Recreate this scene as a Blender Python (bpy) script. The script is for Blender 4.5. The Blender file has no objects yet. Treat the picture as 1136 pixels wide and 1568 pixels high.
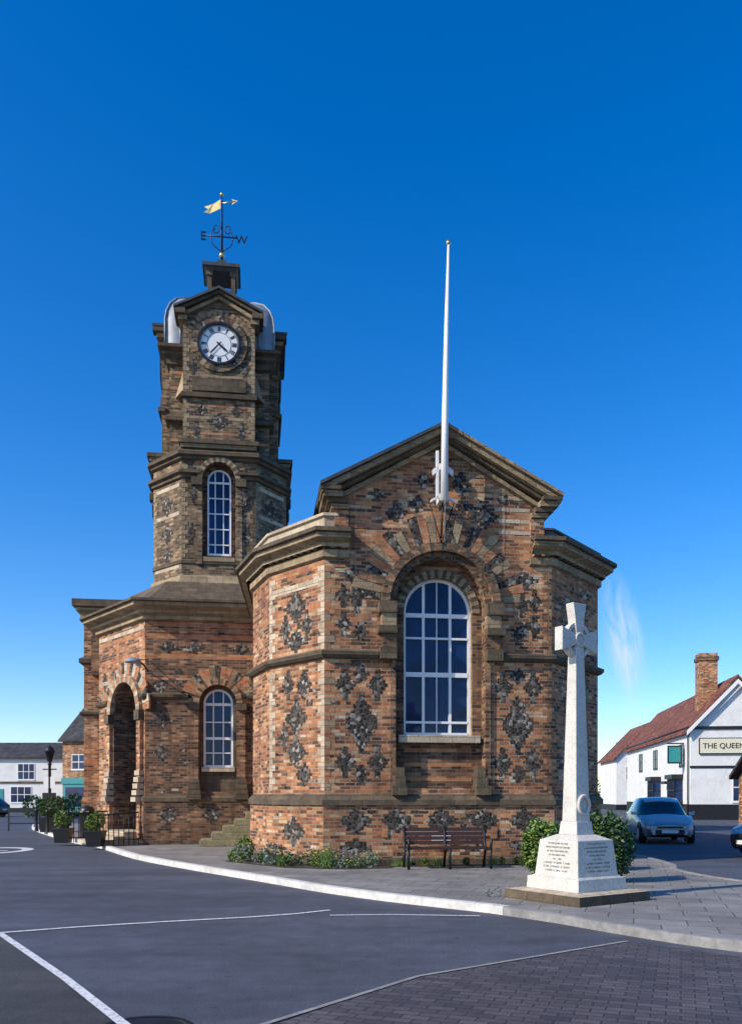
import bpy, math, random
from mathutils import Vector, Matrix
random.seed(7)
R=random.random
def U(a,b): return a+(b-a)*random.random()
sc=bpy.context.scene
# ------------------------------------------------------------------ materials
class NT:
    def __init__(s,name):
        s.m=bpy.data.materials.new(name); s.m.use_nodes=True
        s.t=s.m.node_tree; s.n=s.t.nodes; s.b=s.n['Principled BSDF']
    def add(s,ty,**k):
        x=s.n.new(ty)
        for a,b in k.items(): setattr(x,a,b)
        return x
    def l(s,a,b): s.t.links.new(a,b)
    def noise(s,vec,scale,detail=4,rough=.6):
        x=s.add('ShaderNodeTexNoise'); x.inputs['Scale'].default_value=scale; x.inputs['Detail'].default_value=detail; x.inputs['Roughness'].default_value=rough
        s.l(vec,x.inputs['Vector']); return x.outputs['Fac']
    def ramp(s,fac,stops,const=False):
        x=s.add('ShaderNodeValToRGB'); e=x.color_ramp.elements
        if const: x.color_ramp.interpolation='CONSTANT'
        while len(e)<len(stops): e.new(.5)
        for i,(p,c) in enumerate(stops):
            e[i].position=p; e[i].color=(c[0],c[1],c[2],1) if hasattr(c,'__len__') else (c,c,c,1)
        s.l(fac,x.inputs['Fac']); return x.outputs['Color']
    def mix(s,fac,a,b,mode='MIX'):
        x=s.add('ShaderNodeMix',data_type='RGBA',blend_type=mode)
        if hasattr(fac,'is_linked'): s.l(fac,x.inputs[0])
        else: x.inputs[0].default_value=fac
        for i,v in ((6,a),(7,b)):
            if hasattr(v,'is_linked'): s.l(v,x.inputs[i])
            else: x.inputs[i].default_value=(v[0],v[1],v[2],1)
        return x.outputs[2]
    def bump(s,h,st=.5,dist=.02):
        x=s.add('ShaderNodeBump'); x.inputs['Strength'].default_value=st; x.inputs['Distance'].default_value=dist
        s.l(h,x.inputs['Height']); s.l(x.outputs[0],s.b.inputs['Normal'])
    def uv(s): return s.add('ShaderNodeTexCoord').outputs['UV']
    def obj(s): return s.add('ShaderNodeTexCoord').outputs['Object']
    def rough(s,v): s.b.inputs['Roughness'].default_value=v
    def col(s,c): s.l(c,s.b.inputs['Base Color'])
    def math(s,op,a,b):
        x=s.add('ShaderNodeMath',operation=op)
        for i,v in enumerate((a,b)):
            if hasattr(v,'is_linked'): s.l(v,x.inputs[i])
            else: x.inputs[i].default_value=v
        return x.outputs[0]
def brick_mat(name,stops,mortar,w=.225,h=.075,ms=.009,grime=.55,bump=.8,rough=.85,band=0):
    t=NT(name); uv=t.uv(); ob=t.obj()
    b=t.add('ShaderNodeTexBrick'); b.offset=.5
    b.inputs['Color1'].default_value=(0,0,0,1); b.inputs['Color2'].default_value=(1,1,1,1); b.inputs['Mortar'].default_value=(.5,.5,.5,1)
    b.inputs['Scale'].default_value=1; b.inputs['Mortar Size'].default_value=ms; b.inputs['Mortar Smooth'].default_value=.2
    b.inputs['Brick Width'].default_value=w; b.inputs['Row Height'].default_value=h; b.inputs['Bias'].default_value=0
    sc_=t.add('ShaderNodeVectorMath',operation='SCALE'); 
    nn=t.add('ShaderNodeTexNoise'); nn.inputs['Scale'].default_value=7; t.l(uv,nn.inputs['Vector'])
    t.l(nn.outputs['Color'],sc_.inputs[0]); sc_.inputs['Scale'].default_value=.012
    ad=t.add('ShaderNodeVectorMath',operation='ADD'); t.l(uv,ad.inputs[0]); t.l(sc_.outputs[0],ad.inputs[1])
    t.l(ad.outputs[0],b.inputs['Vector'])
    pn=t.noise(ob,1.7,4,.6)
    tone=t.math('ADD',b.outputs['Color'],t.math('MULTIPLY',t.math('SUBTRACT',pn,.5),.8))
    c=t.ramp(tone,stops)
    if band:
        sx=t.add('ShaderNodeSeparateXYZ'); t.l(uv,sx.inputs[0])
        fr=t.math('FRACT',t.math('DIVIDE',sx.outputs['Y'],.6),0)
        k=t.math('LESS_THAN',fr,.25); c=t.mix(t.math('MULTIPLY',k,band),c,t.mix(1,c,(.5,.42,.42),'MULTIPLY'))
    mot=t.mix(t.noise(ob,30,5,.7),mortar,tuple(x*.5 for x in mortar))
    c=t.mix(b.outputs['Fac'],c,mot)
    fine=t.noise(ob,55,4,.7); c=t.mix(.6,c,t.ramp(fine,[(.3,.4),(.7,1.4)]),'MULTIPLY')
    big=t.noise(ob,.9,5,.65); c=t.mix(grime,c,t.ramp(big,[(.33,(.36,.31,.28)),(.58,(1.1,1.05,1.0))]),'MULTIPLY')
    mp=t.add('ShaderNodeMapping'); mp.inputs['Scale'].default_value=(5,5,.35); t.l(ob,mp.inputs[0])
    st=t.noise(mp.outputs[0],1,4,.6); c=t.mix(grime*.8,c,t.ramp(st,[(.34,(.42,.38,.36)),(.55,(1,1,1))]),'MULTIPLY')
    t.col(c); t.rough(rough)
    ma=t.math('ADD',t.math('SUBTRACT',1.0,b.outputs['Fac']),fine)
    t.bump(ma,bump,.014)
    return t.m
def stone_mat(name,a,b,spots=(.08,.07,.05),w=.5,h=.22,joint=True,sp=.5,scale=1):
    t=NT(name); uv=t.uv(); ob=t.obj()
    n=t.noise(ob,3*scale,6,.7); c=t.ramp(n,[(.3,a),(.7,b)])
    if joint:
        k=t.add('ShaderNodeTexBrick'); k.inputs['Scale'].default_value=1; k.inputs['Brick Width'].default_value=w; k.inputs['Row Height'].default_value=h
        k.inputs['Mortar Size'].default_value=.007; k.inputs['Color1'].default_value=(.75,.72,.7,1); k.inputs['Color2'].default_value=(1.1,1.1,1.1,1); k.inputs['Mortar'].default_value=(.35,.32,.3,1)
        t.l(uv,k.inputs['Vector']); c=t.mix(1,c,k.outputs['Color'],'MULTIPLY')
    f=t.noise(ob,22*scale,6,.75); c=t.mix(t.ramp(f,[(.5,0),(.66,sp)]),c,spots)
    g=t.noise(ob,60*scale,3,.7); c=t.mix(.5,c,t.ramp(g,[(.3,.55),(.7,1.3)]),'MULTIPLY')
    t.col(c); t.rough(.9); t.bump(f,.6,.02); return t.m
def flint_mat(name):
    t=NT(name); ob=t.obj()
    v=t.add('ShaderNodeTexVoronoi'); v.inputs['Scale'].default_value=13; t.l(ob,v.inputs['Vector'])
    v2=t.add('ShaderNodeTexVoronoi',feature='DISTANCE_TO_EDGE'); v2.inputs['Scale'].default_value=13; t.l(ob,v2.inputs['Vector'])
    c=t.ramp(v.outputs['Color'],[(.0,(.012,.012,.012)),(.45,(.032,.030,.028)),(.68,(.08,.073,.066)),(.9,(.36,.33,.28))])
    n=t.noise(ob,40,4); c=t.mix(.5,c,t.ramp(n,[(.3,.4),(.7,1.5)]),'MULTIPLY')
    c=t.mix(t.ramp(v2.outputs['Distance'],[(.01,1),(.06,0)]),c,(.15,.11,.075))
    t.col(c); t.rough(.8); t.b.inputs['Specular IOR Level'].default_value=.2; t.bump(v2.outputs['Distance'],.4,.03); return t.m
def plain(name,c,rough=.6,metal=0,var=.25,scale=8,bump=0,dirt=None):
    t=NT(name); ob=t.obj(); n=t.noise(ob,scale,5,.65)
    k=t.ramp(n,[(.25,tuple(x*(1-var) for x in c)),(.75,tuple(min(1,x*(1+var)) for x in c))])
    if dirt:
        d=t.noise(ob,1.3,6,.7); k=t.mix(t.ramp(d,[(.5,0),(.75,.6)]),k,dirt)
    t.col(k); t.rough(rough); t.b.inputs['Metallic'].default_value=metal
    if bump: t.bump(n,bump,.01)
    return t.m
orng=[(.0,(.095,.045,.028)),(.22,(.28,.108,.048)),(.5,(.52,.195,.076)),(.78,(.66,.30,.125)),(1,(.70,.49,.29))]
M={}
M['brick']=brick_mat('red_brick',orng,(.54,.43,.29),band=.55,grime=.6)
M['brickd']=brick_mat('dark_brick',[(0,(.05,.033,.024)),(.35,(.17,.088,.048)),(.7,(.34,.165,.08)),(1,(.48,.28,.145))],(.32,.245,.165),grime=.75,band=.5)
M['brickt']=brick_mat('tower_brick',[(0,(.06,.044,.028)),(.35,(.17,.115,.063)),(.7,(.31,.20,.105)),(1,(.46,.34,.2))],(.33,.27,.18),grime=.75,band=.5)
M['bricko']=brick_mat('orange_brick',[(0,(.38,.125,.05)),(.5,(.58,.21,.075)),(1,(.62,.31,.13))],(.48,.37,.25),grime=.45)
M['stone']=stone_mat('weathered_stone',(.22,.16,.09),(.47,.355,.21))
M['stoned']=stone_mat('dark_weathered_stone',(.055,.042,.028),(.18,.13,.076),sp=.7)
M['stonel']=stone_mat('pale_stone',(.42,.34,.24),(.66,.55,.40),(.2,.16,.1))
M['marble']=stone_mat('memorial_stone',(.54,.51,.45),(.68,.65,.58),(.3,.28,.24),joint=False,sp=.3)
M['steps']=stone_mat('mossy_step_stone',(.16,.15,.07),(.34,.29,.17),(.05,.06,.02),joint=False,sp=.8)
M['flint']=flint_mat('knapped_flint')
M['lead']=plain('lead_sheet',(.25,.29,.34),.5,.0,.35,2.5,.25,(.11,.135,.16))
M['leadd']=plain('dark_lead',(.05,.053,.055),.6,.0,.5,5)
M['slate']=brick_mat('slate',[(0,(.03,.032,.037)),(1,(.09,.09,.095))],(.02,.02,.02),w=.3,h=.22,ms=.01,grime=.5)
M['tile']=brick_mat('clay_tile',[(0,(.14,.05,.03)),(.5,(.28,.09,.05)),(1,(.36,.15,.09))],(.07,.03,.02),w=.18,h=.16,ms=.012,grime=.7)
M['white']=plain('white_paint',(.8,.8,.78),.5,0,.06,3)
M['render']=plain('white_render',(.74,.74,.71),.85,0,.08,1.2,.1,(.5,.48,.42))
M['black']=plain('black_paint',(.012,.012,.014),.4,0,.3)
M['iron']=plain('black_iron',(.012,.012,.014),.5,.2,.4)
M['gold']=plain('gilding',(.75,.55,.2),.3,.8,.2)
M['red']=plain('dark_red_paint',(.30,.015,.015),.4,0,.2)
M['wood']=plain('bench_wood',(.045,.018,.012),.6,0,.5,20)
M['door']=plain('door_wood',(.10,.05,.025),.5,0,.4,10)
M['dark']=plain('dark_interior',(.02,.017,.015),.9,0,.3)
M['teal']=plain('teal_paint',(.03,.25,.25),.5,0,.15)
M['cream']=plain('cream_sign_paint',(.72,.68,.5),.6,0,.08)
M['soil']=plain('soil',(.06,.045,.03),.95,0,.6,15,.5)
M['rubber']=plain('tyre_rubber',(.015,.015,.015),.85,0,.2)
M['kerb']=plain('kerb_concrete',(.62,.60,.55),.85,0,.25,6,.2,(.28,.27,.25))
M['kerbd']=plain('worn_kerb_stone',(.26,.25,.235),.85,0,.35,6,.3,(.13,.125,.12))
M['plate']=plain('number_plate',(.8,.8,.75),.5,0,.03)
M['letter']=plain('inscription_lead',(.16,.15,.13),.7,0,.2)
def glass(name,c,sp=.5):
    t=NT(name); n=t.noise(t.obj(),1.4,3); t.col(t.ramp(n,[(.3,tuple(x*.5 for x in c)),(.7,tuple(x*1.6 for x in c))])); t.rough(.05); t.b.inputs['Specular IOR Level'].default_value=sp; t.bump(n,.08,.03); return t.m
M['glass']=glass('window_glass',(.006,.024,.085),.3); M['cglass']=glass('car_glass',(.01,.013,.016))
def carpaint(name,c):
    t=NT(name); n=t.noise(t.obj(),90,2); t.col(t.ramp(n,[(.3,tuple(x*.85 for x in c)),(.7,c)])); t.rough(.35); t.b.inputs['Metallic'].default_value=.2
    t.b.inputs['Coat Weight'].default_value=.6; return t.m
M['silver']=carpaint('silver_car_paint',(.5,.52,.54)); M['navy']=carpaint('navy_car_paint',(.02,.025,.05))
def leaf(name,a,b,c2=None):
    t=NT(name); n=t.noise(t.obj(),3.5,3)
    w=t.add('ShaderNodeTexWhiteNoise',noise_dimensions='3D'); 
    sn=t.add('ShaderNodeVectorMath',operation='SNAP'); sn.inputs[1].default_value=(.04,.04,.04); t.l(t.obj(),sn.inputs[0]); t.l(sn.outputs[0],w.inputs['Vector'])
    st=[(0,a),(.8,b)]
    if c2: st.append((.93,c2))
    c=t.ramp(w.outputs['Value'],st); c=t.mix(.6,c,t.ramp(n,[(.35,.5),(.65,1.3)]),'MULTIPLY')
    t.col(c); t.rough(.55); return t.m
M['leaf']=leaf('shrub_leaf',(.015,.04,.01),(.06,.12,.022)); M['leafy']=leaf('bright_leaf',(.04,.10,.015),(.13,.22,.03),(.28,.30,.05))
M['lav']=leaf('lavender_leaf',(.09,.13,.09),(.25,.27,.24)); M['yel']=plain('daffodil_yellow',(.75,.55,.02),.6); M['bark']=plain('bark',(.08,.06,.04),.9,0,.5,12,.5)
# asphalt
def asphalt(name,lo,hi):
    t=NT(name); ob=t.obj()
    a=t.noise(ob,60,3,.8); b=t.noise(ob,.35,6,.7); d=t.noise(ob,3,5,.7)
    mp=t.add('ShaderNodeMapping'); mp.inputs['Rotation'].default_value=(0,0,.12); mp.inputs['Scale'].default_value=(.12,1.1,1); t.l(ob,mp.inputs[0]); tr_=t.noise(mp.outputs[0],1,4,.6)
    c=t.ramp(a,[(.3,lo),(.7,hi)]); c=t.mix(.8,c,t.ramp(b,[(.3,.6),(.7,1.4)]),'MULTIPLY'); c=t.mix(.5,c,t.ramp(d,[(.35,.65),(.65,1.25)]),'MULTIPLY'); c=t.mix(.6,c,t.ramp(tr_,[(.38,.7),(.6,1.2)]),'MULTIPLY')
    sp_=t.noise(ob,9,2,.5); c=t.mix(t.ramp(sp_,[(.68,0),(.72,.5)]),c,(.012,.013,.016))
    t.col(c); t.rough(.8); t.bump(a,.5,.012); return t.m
M['asphalt']=asphalt('asphalt',(.022,.027,.04),(.11,.118,.145)); M['darkasph']=asphalt('dark_asphalt',(.022,.021,.022),(.075,.072,.072))
def paving(name,ca,cb,w,h,rot=0,ms=.008):
    t=NT(name); ob=t.obj(); mp=t.add('ShaderNodeMapping'); mp.inputs['Rotation'].default_value=(0,0,rot); t.l(ob,mp.inputs[0])
    k=t.add('ShaderNodeTexBrick'); k.inputs['Scale'].default_value=1; k.inputs['Brick Width'].default_value=w; k.inputs['Row Height'].default_value=h; k.inputs['Mortar Size'].default_value=ms
    k.inputs['Color1'].default_value=(*ca,1); k.inputs['Color2'].default_value=(*cb,1); k.inputs['Mortar'].default_value=(*[x*.4 for x in ca],1); t.l(mp.outputs[0],k.inputs['Vector'])
    n=t.noise(ob,1.1,6,.7); f=t.noise(ob,50,3,.7)
    c=t.mix(.8,k.outputs['Color'],t.ramp(n,[(.3,.55),(.7,1.3)]),'MULTIPLY'); c=t.mix(.5,c,t.ramp(f,[(.3,.6),(.7,1.3)]),'MULTIPLY')
    t.col(c); t.rough(.85); t.bump(t.math('SUBTRACT',1.0,k.outputs['Fac']),.5,.006); return t.m
M['slab']=paving('pavement_slabs',(.19,.18,.165),(.26,.245,.22),.6,.45,.3)
M['pavers']=paving('block_pavers',(.05,.046,.055),(.10,.085,.09),.21,.105,.35,.006)
t=NT('road_paint'); n=t.noise(t.obj(),25,5,.75); t.col(t.ramp(n,[(.34,(.15,.15,.17)),(.5,(.70,.70,.68))])); t.rough(.7); M['paint']=t.m
# ------------------------------------------------------------------ builder
class Fr:
    def __init__(s,ox,oy,dx,dy):
        l=math.hypot(dx,dy); s.o=(ox,oy); s.d=(dx/l,dy/l); s.n=(dy/l,-dx/l); s.ang=math.atan2(dy,dx)
    def p(s,a,d,z): return (s.o[0]+s.d[0]*a+s.n[0]*d, s.o[1]+s.d[1]*a+s.n[1]*d, z)
W0=Fr(0,0,1,0)
class MB:
    def __init__(s): s.v=[];s.f=[];s.m=[];s.sm=[];s.mats=[]
    def mi(s,m):
        if m not in s.mats: s.mats.append(m)
        return s.mats.index(m)
    def face(s,pts,m,smooth=False):
        b=len(s.v); s.v+= [tuple(p) for p in pts]; s.f.append(list(range(b,b+len(pts)))); s.m.append(s.mi(m)); s.sm.append(smooth)
    def hexa(s,a,m):
        for q in ((0,3,2,1),(4,5,6,7),(0,1,5,4),(1,2,6,5),(2,3,7,6),(3,0,4,7)): s.face([a[i] for i in q],m)
    def box(s,fr,s0,s1,d0,d1,z0,z1,m):
        s.hexa([fr.p(s0,d1,z0),fr.p(s1,d1,z0),fr.p(s1,d0,z0),fr.p(s0,d0,z0),fr.p(s0,d1,z1),fr.p(s1,d1,z1),fr.p(s1,d0,z1),fr.p(s0,d0,z1)],m)
    def bx(s,x0,x1,y0,y1,z0,z1,m): s.box(W0,x0,x1,-y1,-y0,z0,z1,m)
    def tap(s,cx,cy,z0,z1,a0,b0,a1,b1,m,top=True):
        q=[(cx-a0,cy-b0,z0),(cx+a0,cy-b0,z0),(cx+a0,cy+b0,z0),(cx-a0,cy+b0,z0),(cx-a1,cy-b1,z1),(cx+a1,cy-b1,z1),(cx+a1,cy+b1,z1),(cx-a1,cy+b1,z1)]
        s.hexa(q,m)
    def rake(s,fr,s0,z0,s1,z1,d0,d1,th,m):
        s.hexa([fr.p(s0,d1,z0-th),fr.p(s1,d1,z1-th),fr.p(s1,d0,z1-th),fr.p(s0,d0,z0-th),fr.p(s0,d1,z0),fr.p(s1,d1,z1),fr.p(s1,d0,z1),fr.p(s0,d0,z0)],m)
    def tube(s,pts,rs,m,n=10,cap=True):
        if not hasattr(rs,'__len__'): rs=[rs]*len(pts)
        rings=[]
        for i,p in enumerate(pts):
            p=Vector(p); a=Vector(pts[max(i-1,0)]); b=Vector(pts[min(i+1,len(pts)-1)]); t=(b-a).normalized()
            x=t.orthogonal().normalized() if i==0 else (x-t*x.dot(t)).normalized()
            y=t.cross(x); rings.append([tuple(p+(x*math.cos(2*math.pi*k/n)+y*math.sin(2*math.pi*k/n))*rs[i]) for k in range(n)])
        for i in range(len(rings)-1):
            for k in range(n): s.face([rings[i][k],rings[i][(k+1)%n],rings[i+1][(k+1)%n],rings[i+1][k]],m,True)
        if cap: s.face(rings[0][::-1],m); s.face(rings[-1],m)
    def lathe(s,c,prof,m,n=20,smooth=True):
        for i in range(len(prof)-1):
            for k in range(n):
                a0=2*math.pi*k/n;a1=2*math.pi*(k+1)/n
                (r0,z0),(r1,z1)=prof[i],prof[i+1]
                s.face([(c[0]+r0*math.cos(a0),c[1]+r0*math.sin(a0),c[2]+z0),(c[0]+r0*math.cos(a1),c[1]+r0*math.sin(a1),c[2]+z0),(c[0]+r1*math.cos(a1),c[1]+r1*math.sin(a1),c[2]+z1),(c[0]+r1*math.cos(a0),c[1]+r1*math.sin(a0),c[2]+z1)],m,smooth)
    def sweep(s,poly,prof,m,closed=False):
        n=len(poly); rows=[]
        for i in range(n):
            P=Vector(poly[i]); ns=[]
            for j,k in ((i-1,i),(i,i+1)):
                if closed: j%=n;k%=n
                if j<0 or k>=n: continue
                d=(Vector(poly[k])-Vector(poly[j])).normalized(); ns.append(Vector((d.y,-d.x)))
            mt=ns[0] if len(ns)==1 else (ns[0]+ns[1])/(1+ns[0].dot(ns[1]))
            rows.append([(P.x+mt.x*o,P.y+mt.y*o,z) for o,z in prof])
        for i in range(n if closed else n-1):
            a=rows[i];b=rows[(i+1)%n]
            for k in range(len(prof)-1): s.face([a[k],b[k],b[k+1],a[k+1]],m)
        if not closed: s.face(rows[0],m); s.face(rows[-1][::-1],m)
    def wall(s,fr,s0,s1,z0,top,m,ops=(),depth=.3,d=0,rm=None,brk=()):
        if not callable(top): tz=top; top=lambda x:tz
        xs={s0,s1,*brk}
        for o in ops:
            c,hw,zb,zs=o
            for k in range(25): xs.add(round(c-hw*math.cos(math.pi*k/24),5))
        xs=sorted(x for x in xs if s0-1e-6<=x<=s1+1e-6)
        for a,b in zip(xs,xs[1:]):
            if b-a<1e-4: continue
            mid=(a+b)/2; o=None
            for q in ops:
                if abs(mid-q[0])<q[1]: o=q
            if o is None: s.face([fr.p(a,d,z0),fr.p(b,d,z0),fr.p(b,d,top(b)),fr.p(a,d,top(a))],m); continue
            c,hw,zb,zs=o; h=lambda x: zs+math.sqrt(max(0,hw*hw-(x-c)**2))
            if zb>z0+1e-3: s.face([fr.p(a,d,z0),fr.p(b,d,z0),fr.p(b,d,zb),fr.p(a,d,zb)],m)
            s.face([fr.p(a,d,h(a)),fr.p(b,d,h(b)),fr.p(b,d,top(b)),fr.p(a,d,top(a))],m)
            s.face([fr.p(a,d,h(a)),fr.p(a,d-depth,h(a)),fr.p(b,d-depth,h(b)),fr.p(b,d,h(b))],rm or m)
        for c,hw,zb,zs in ops:
            for x in (c-hw,c+hw): s.face([fr.p(x,d,zb),fr.p(x,d,zs),fr.p(x,d-depth,zs),fr.p(x,d-depth,zb)],rm or m)
            s.face([fr.p(c-hw,d,zb),fr.p(c+hw,d,zb),fr.p(c+hw,d-depth,zb),fr.p(c-hw,d-depth,zb)],rm or m)
    def archpoly(s,fr,c,hw,zb,zs,d,m):
        pts=[fr.p(c-hw,d,zb),fr.p(c+hw,d,zb)]+[fr.p(c+hw*math.cos(math.pi*k/24),d,zs+hw*math.sin(math.pi*k/24)) for k in range(25)]
        s.face(pts,m)
    def ring(s,fr,c,zs,r0,r1,d0,d1,n,ms,a0=0,a1=180,jit=0,gap=0,rj=0):
        for i in range(n):
            A=math.radians(a0+(a1-a0)*(i+gap)/n); B=math.radians(a0+(a1-a0)*(i+1-gap)/n)
            m=ms[i%len(ms)]; dj=d1+U(0,jit); rr=r1+U(-rj,rj)
            P=lambda a,r,d: fr.p(c+r*math.cos(a),d,zs+r*math.sin(a))
            s.hexa([P(A,r0,dj),P(B,r0,dj),P(B,r0,d0),P(A,r0,d0),P(A,rr,dj),P(B,rr,dj),P(B,rr,d0),P(A,rr,d0)],m)
    def window(s,fr,c,hw,zb,zs,d,vs,hs,fw=.05,m='white',g='glass'):
        s.archpoly(fr,c,hw,zb,zs,d,g)
        s.ring(fr,c,zs,hw-fw*1.4,hw,d+.004,d+.05,20,[m])
        for x in (c-hw,c+hw-fw*1.4): s.box(fr,x,x+fw*1.4,d+.004,d+.05,zb,zs,m)
        s.box(fr,c-hw+fw*1.4,c+hw-fw*1.4,d+.004,d+.06,zb,zb+fw*1.6,m)
        for x,w in vs:
            s.box(fr,c+x-w/2,c+x+w/2,d+.006,d+.046,zb+fw*1.6,zs+math.sqrt(max(0,(hw-fw)**2-x*x)),m)
        for z,w in hs:
            k=hw-fw*1.2 if z<zs else math.sqrt(max(0,(hw-fw)**2-(z-zs)**2))
            s.box(fr,c-k,c+k,d+.008,d+.058,z-w/2,z+w/2,m)
    def diamond(s,fr,c,z,hw,hh,d=0,m='flint',row=.075):
        hw*=1.18; hh*=1.12
        n=max(1,round(hh/row))
        for i in range(-n,n+1):
            w=hw*(1-abs(i)/(n+.6)); w=max(.056,round(w/.056)*.056)
            s.box(fr,c-w,c+w,d-.02,d+.006,z+(i-.5)*row,z+(i+.5)*row,m)
    def build(s,name,parent=None,loc=(0,0,0),rot=0,bevel=0,scale=1):
        me=bpy.data.meshes.new(name); me.from_pydata(s.v,[],s.f); me.update()
        for m in s.mats: me.materials.append(M[m])
        me.polygons.foreach_set('material_index',s.m); me.polygons.foreach_set('use_smooth',s.sm)
        uv=me.uv_layers.new(name='UVMap').data
        for p in me.polygons:
            n=p.normal
            if abs(n.z)>.8:
                for li in p.loop_indices: co=me.vertices[me.loops[li].vertex_index].co; uv[li].uv=(co.x,co.y)
            else:
                l=math.hypot(n.x,n.y) or 1; tx,ty=-n.y/l,n.x/l; k=1/max(.3,math.sqrt(max(0.01,1-n.z*n.z)))
                for li in p.loop_indices: co=me.vertices[me.loops[li].vertex_index].co; uv[li].uv=(co.x*tx+co.y*ty,co.z*k)
        o=bpy.data.objects.new(name,me); sc.collection.objects.link(o); 
        if any(s.sm) or bevel:
            import bmesh
            bm=bmesh.new(); bm.from_mesh(me); bmesh.ops.remove_doubles(bm,verts=bm.verts,dist=.0004); bm.to_mesh(me); bm.free()
        if bevel:
            md=o.modifiers.new('bevel','BEVEL'); md.width=bevel; md.segments=2; md.limit_method='ANGLE'
        o.location=loc; o.rotation_euler=(0,0,rot)
        if parent:
            o.parent=parent; o.matrix_parent_inverse=Matrix.Translation(-Vector(parent.location))
        return o
def group(name,loc=(0,0,0)):
    e=bpy.data.objects.new(name,None); e.location=loc; sc.collection.objects.link(e); return e
def text(name,body,parent,loc,ang,size,m,ext=.004,align='CENTER'):
    c=bpy.data.curves.new(name,'FONT'); c.body=body; c.size=size; c.extrude=ext; c.align_x=align; c.materials.append(M[m])
    o=bpy.data.objects.new(name,c); sc.collection.objects.link(o); o.location=loc; o.rotation_euler=(math.pi/2,0,ang)
    if parent: o.parent=parent; o.matrix_parent_inverse=Matrix.Translation(-Vector(parent.location))
    return o
def G(px,py,z=0):
    Y=(1.6-z)*1300/(py-1218); return ((px-568)/1300*Y,Y)
# ------------------------------------------------------------------ ground
g=MB(); g.face([(-1200,-600,0),(1200,-600,0),(1200,1800,0),(-1200,1800,0)],'asphalt'); g.build('ground')
def smooth(pts,n=6):
    out=[]
    for i in range(len(pts)-1):
        p0=pts[max(i-1,0)];p1=pts[i];p2=pts[i+1];p3=pts[min(i+2,len(pts)-1)]
        for k in range(n):
            t=k/n; out.append(tuple(.5*((2*p1[j])+(-p0[j]+p2[j])*t+(2*p0[j]-5*p1[j]+4*p2[j]-p3[j])*t*t+(-p0[j]+3*p1[j]-3*p2[j]+p3[j])*t**3) for j in (0,1)))
    return out+[pts[-1]]
k1=smooth([(-17.5,44),(-15.3,38.5),(-10.6,29.5),(-8.2,25.6),(-5.9,21.2),(-3.9,18.2),(-2.1,15.75),(-.75,13.87),(.31,12.68),(1.1,11.95),(1.6,11.5)],4); k2=smooth([(1.75,11.3),(2.3,10.6),(2.95,9.6),(3.8,8.6),(6,6.9),(10,5.2)],4)
kerb=k1+k2
back=smooth([(14,9.5),(9.5,12.3),(7.4,13.5),(6.5,14.9),(6.2,17),(6.7,21),(6.0,40),(4,52)],5)
pv=MB(); pv.face([(x,y,.1) for x,y in kerb+back],'slab')
pv.build('pavement')
kb=MB()
kb.sweep(k1+k2[:1],[(0.0,0),(0.0,.108),(-.02,.115),(-.15,.115),(-.15,.05)],'kerb'); kb.sweep(k2,[(0.0,0),(0.0,.106),(-.02,.111),(-.11,.111),(-.11,.05)],'kerbd'); kb.sweep(back,[(0,0),(0,.108),(-.02,.115),(-.13,.115),(-.13,.05)],'kerbd'); kb.build('kerb')
def stripe(mb,pts,w,z,m):
    for a,b in zip(pts,pts[1:]):
        d=(Vector(b)-Vector(a)).normalized(); n=Vector((-d.y,d.x))*w/2
        mb.face([(a[0]-n.x,a[1]-n.y,z),(b[0]-n.x,b[1]-n.y,z),(b[0]+n.x,b[1]+n.y,z),(a[0]+n.x,a[1]+n.y,z)],m)
pa=MB(); pa.face([(*G(330,1600),.004),(*G(640,1497),.004),(*G(960,1443),.004),(*G(1180,1472),.004),(7,4,.004),(4,2,.004)],'pavers'); pa.build('block_paved_road')
op=MB(); op.face([(*G(0,1433),.004),(*G(100,1502),.004),(*G(195,1577),.004),(-1.2,3.5,.004),(-9,3.5,.004),(-9,9.6,.004)],'darkasph'); op.build('dark_road_patch')  # darker, browner asphalt sheet left of the diagonal line
rm=MB()
stripe(rm,[G(-60,1434),G(0,1430),G(120,1421),G(250,1413),G(380,1406),G(450,1401),G(505,1395)],.075,.009,'paint')
stripe(rm,[G(0,1431),G(100,1500),G(195,1575)],.08,.0095,'paint')
stripe(rm,[G(505,1403),G(600,1402),G(735,1404)],.06,.009,'paint')
c0=(-10.9,24.3)
for k in range(36):
    a=2*math.pi*k/36;b=2*math.pi*(k+1)/36
    rm.face([(c0[0]+r*math.cos(t),c0[1]+r*1.4*math.sin(t),.009) for r,t in ((.8,a),(.8,b),(1.1,b),(1.1,a))],'paint')
stripe(rm,[(c0[0]-.5,c0[1]),(c0[0]+.5,c0[1])],.2,.009,'paint')
rm.build('road_markings')
j=MB(); stripe(j,[G(360,1585),G(640,1497),G(800,1470),G(960,1443)],.05,.011,'kerbd'); j.build('channel_edging')
mh=MB(); mh.lathe((-1.55,5.8,0),[(.0,.008),(.27,.008)],'iron',24,False); mh.lathe((-1.55,5.8,0),[(.29,.008),(.33,.008)],'iron',24,False); mh.build('manhole_cover')
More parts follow.
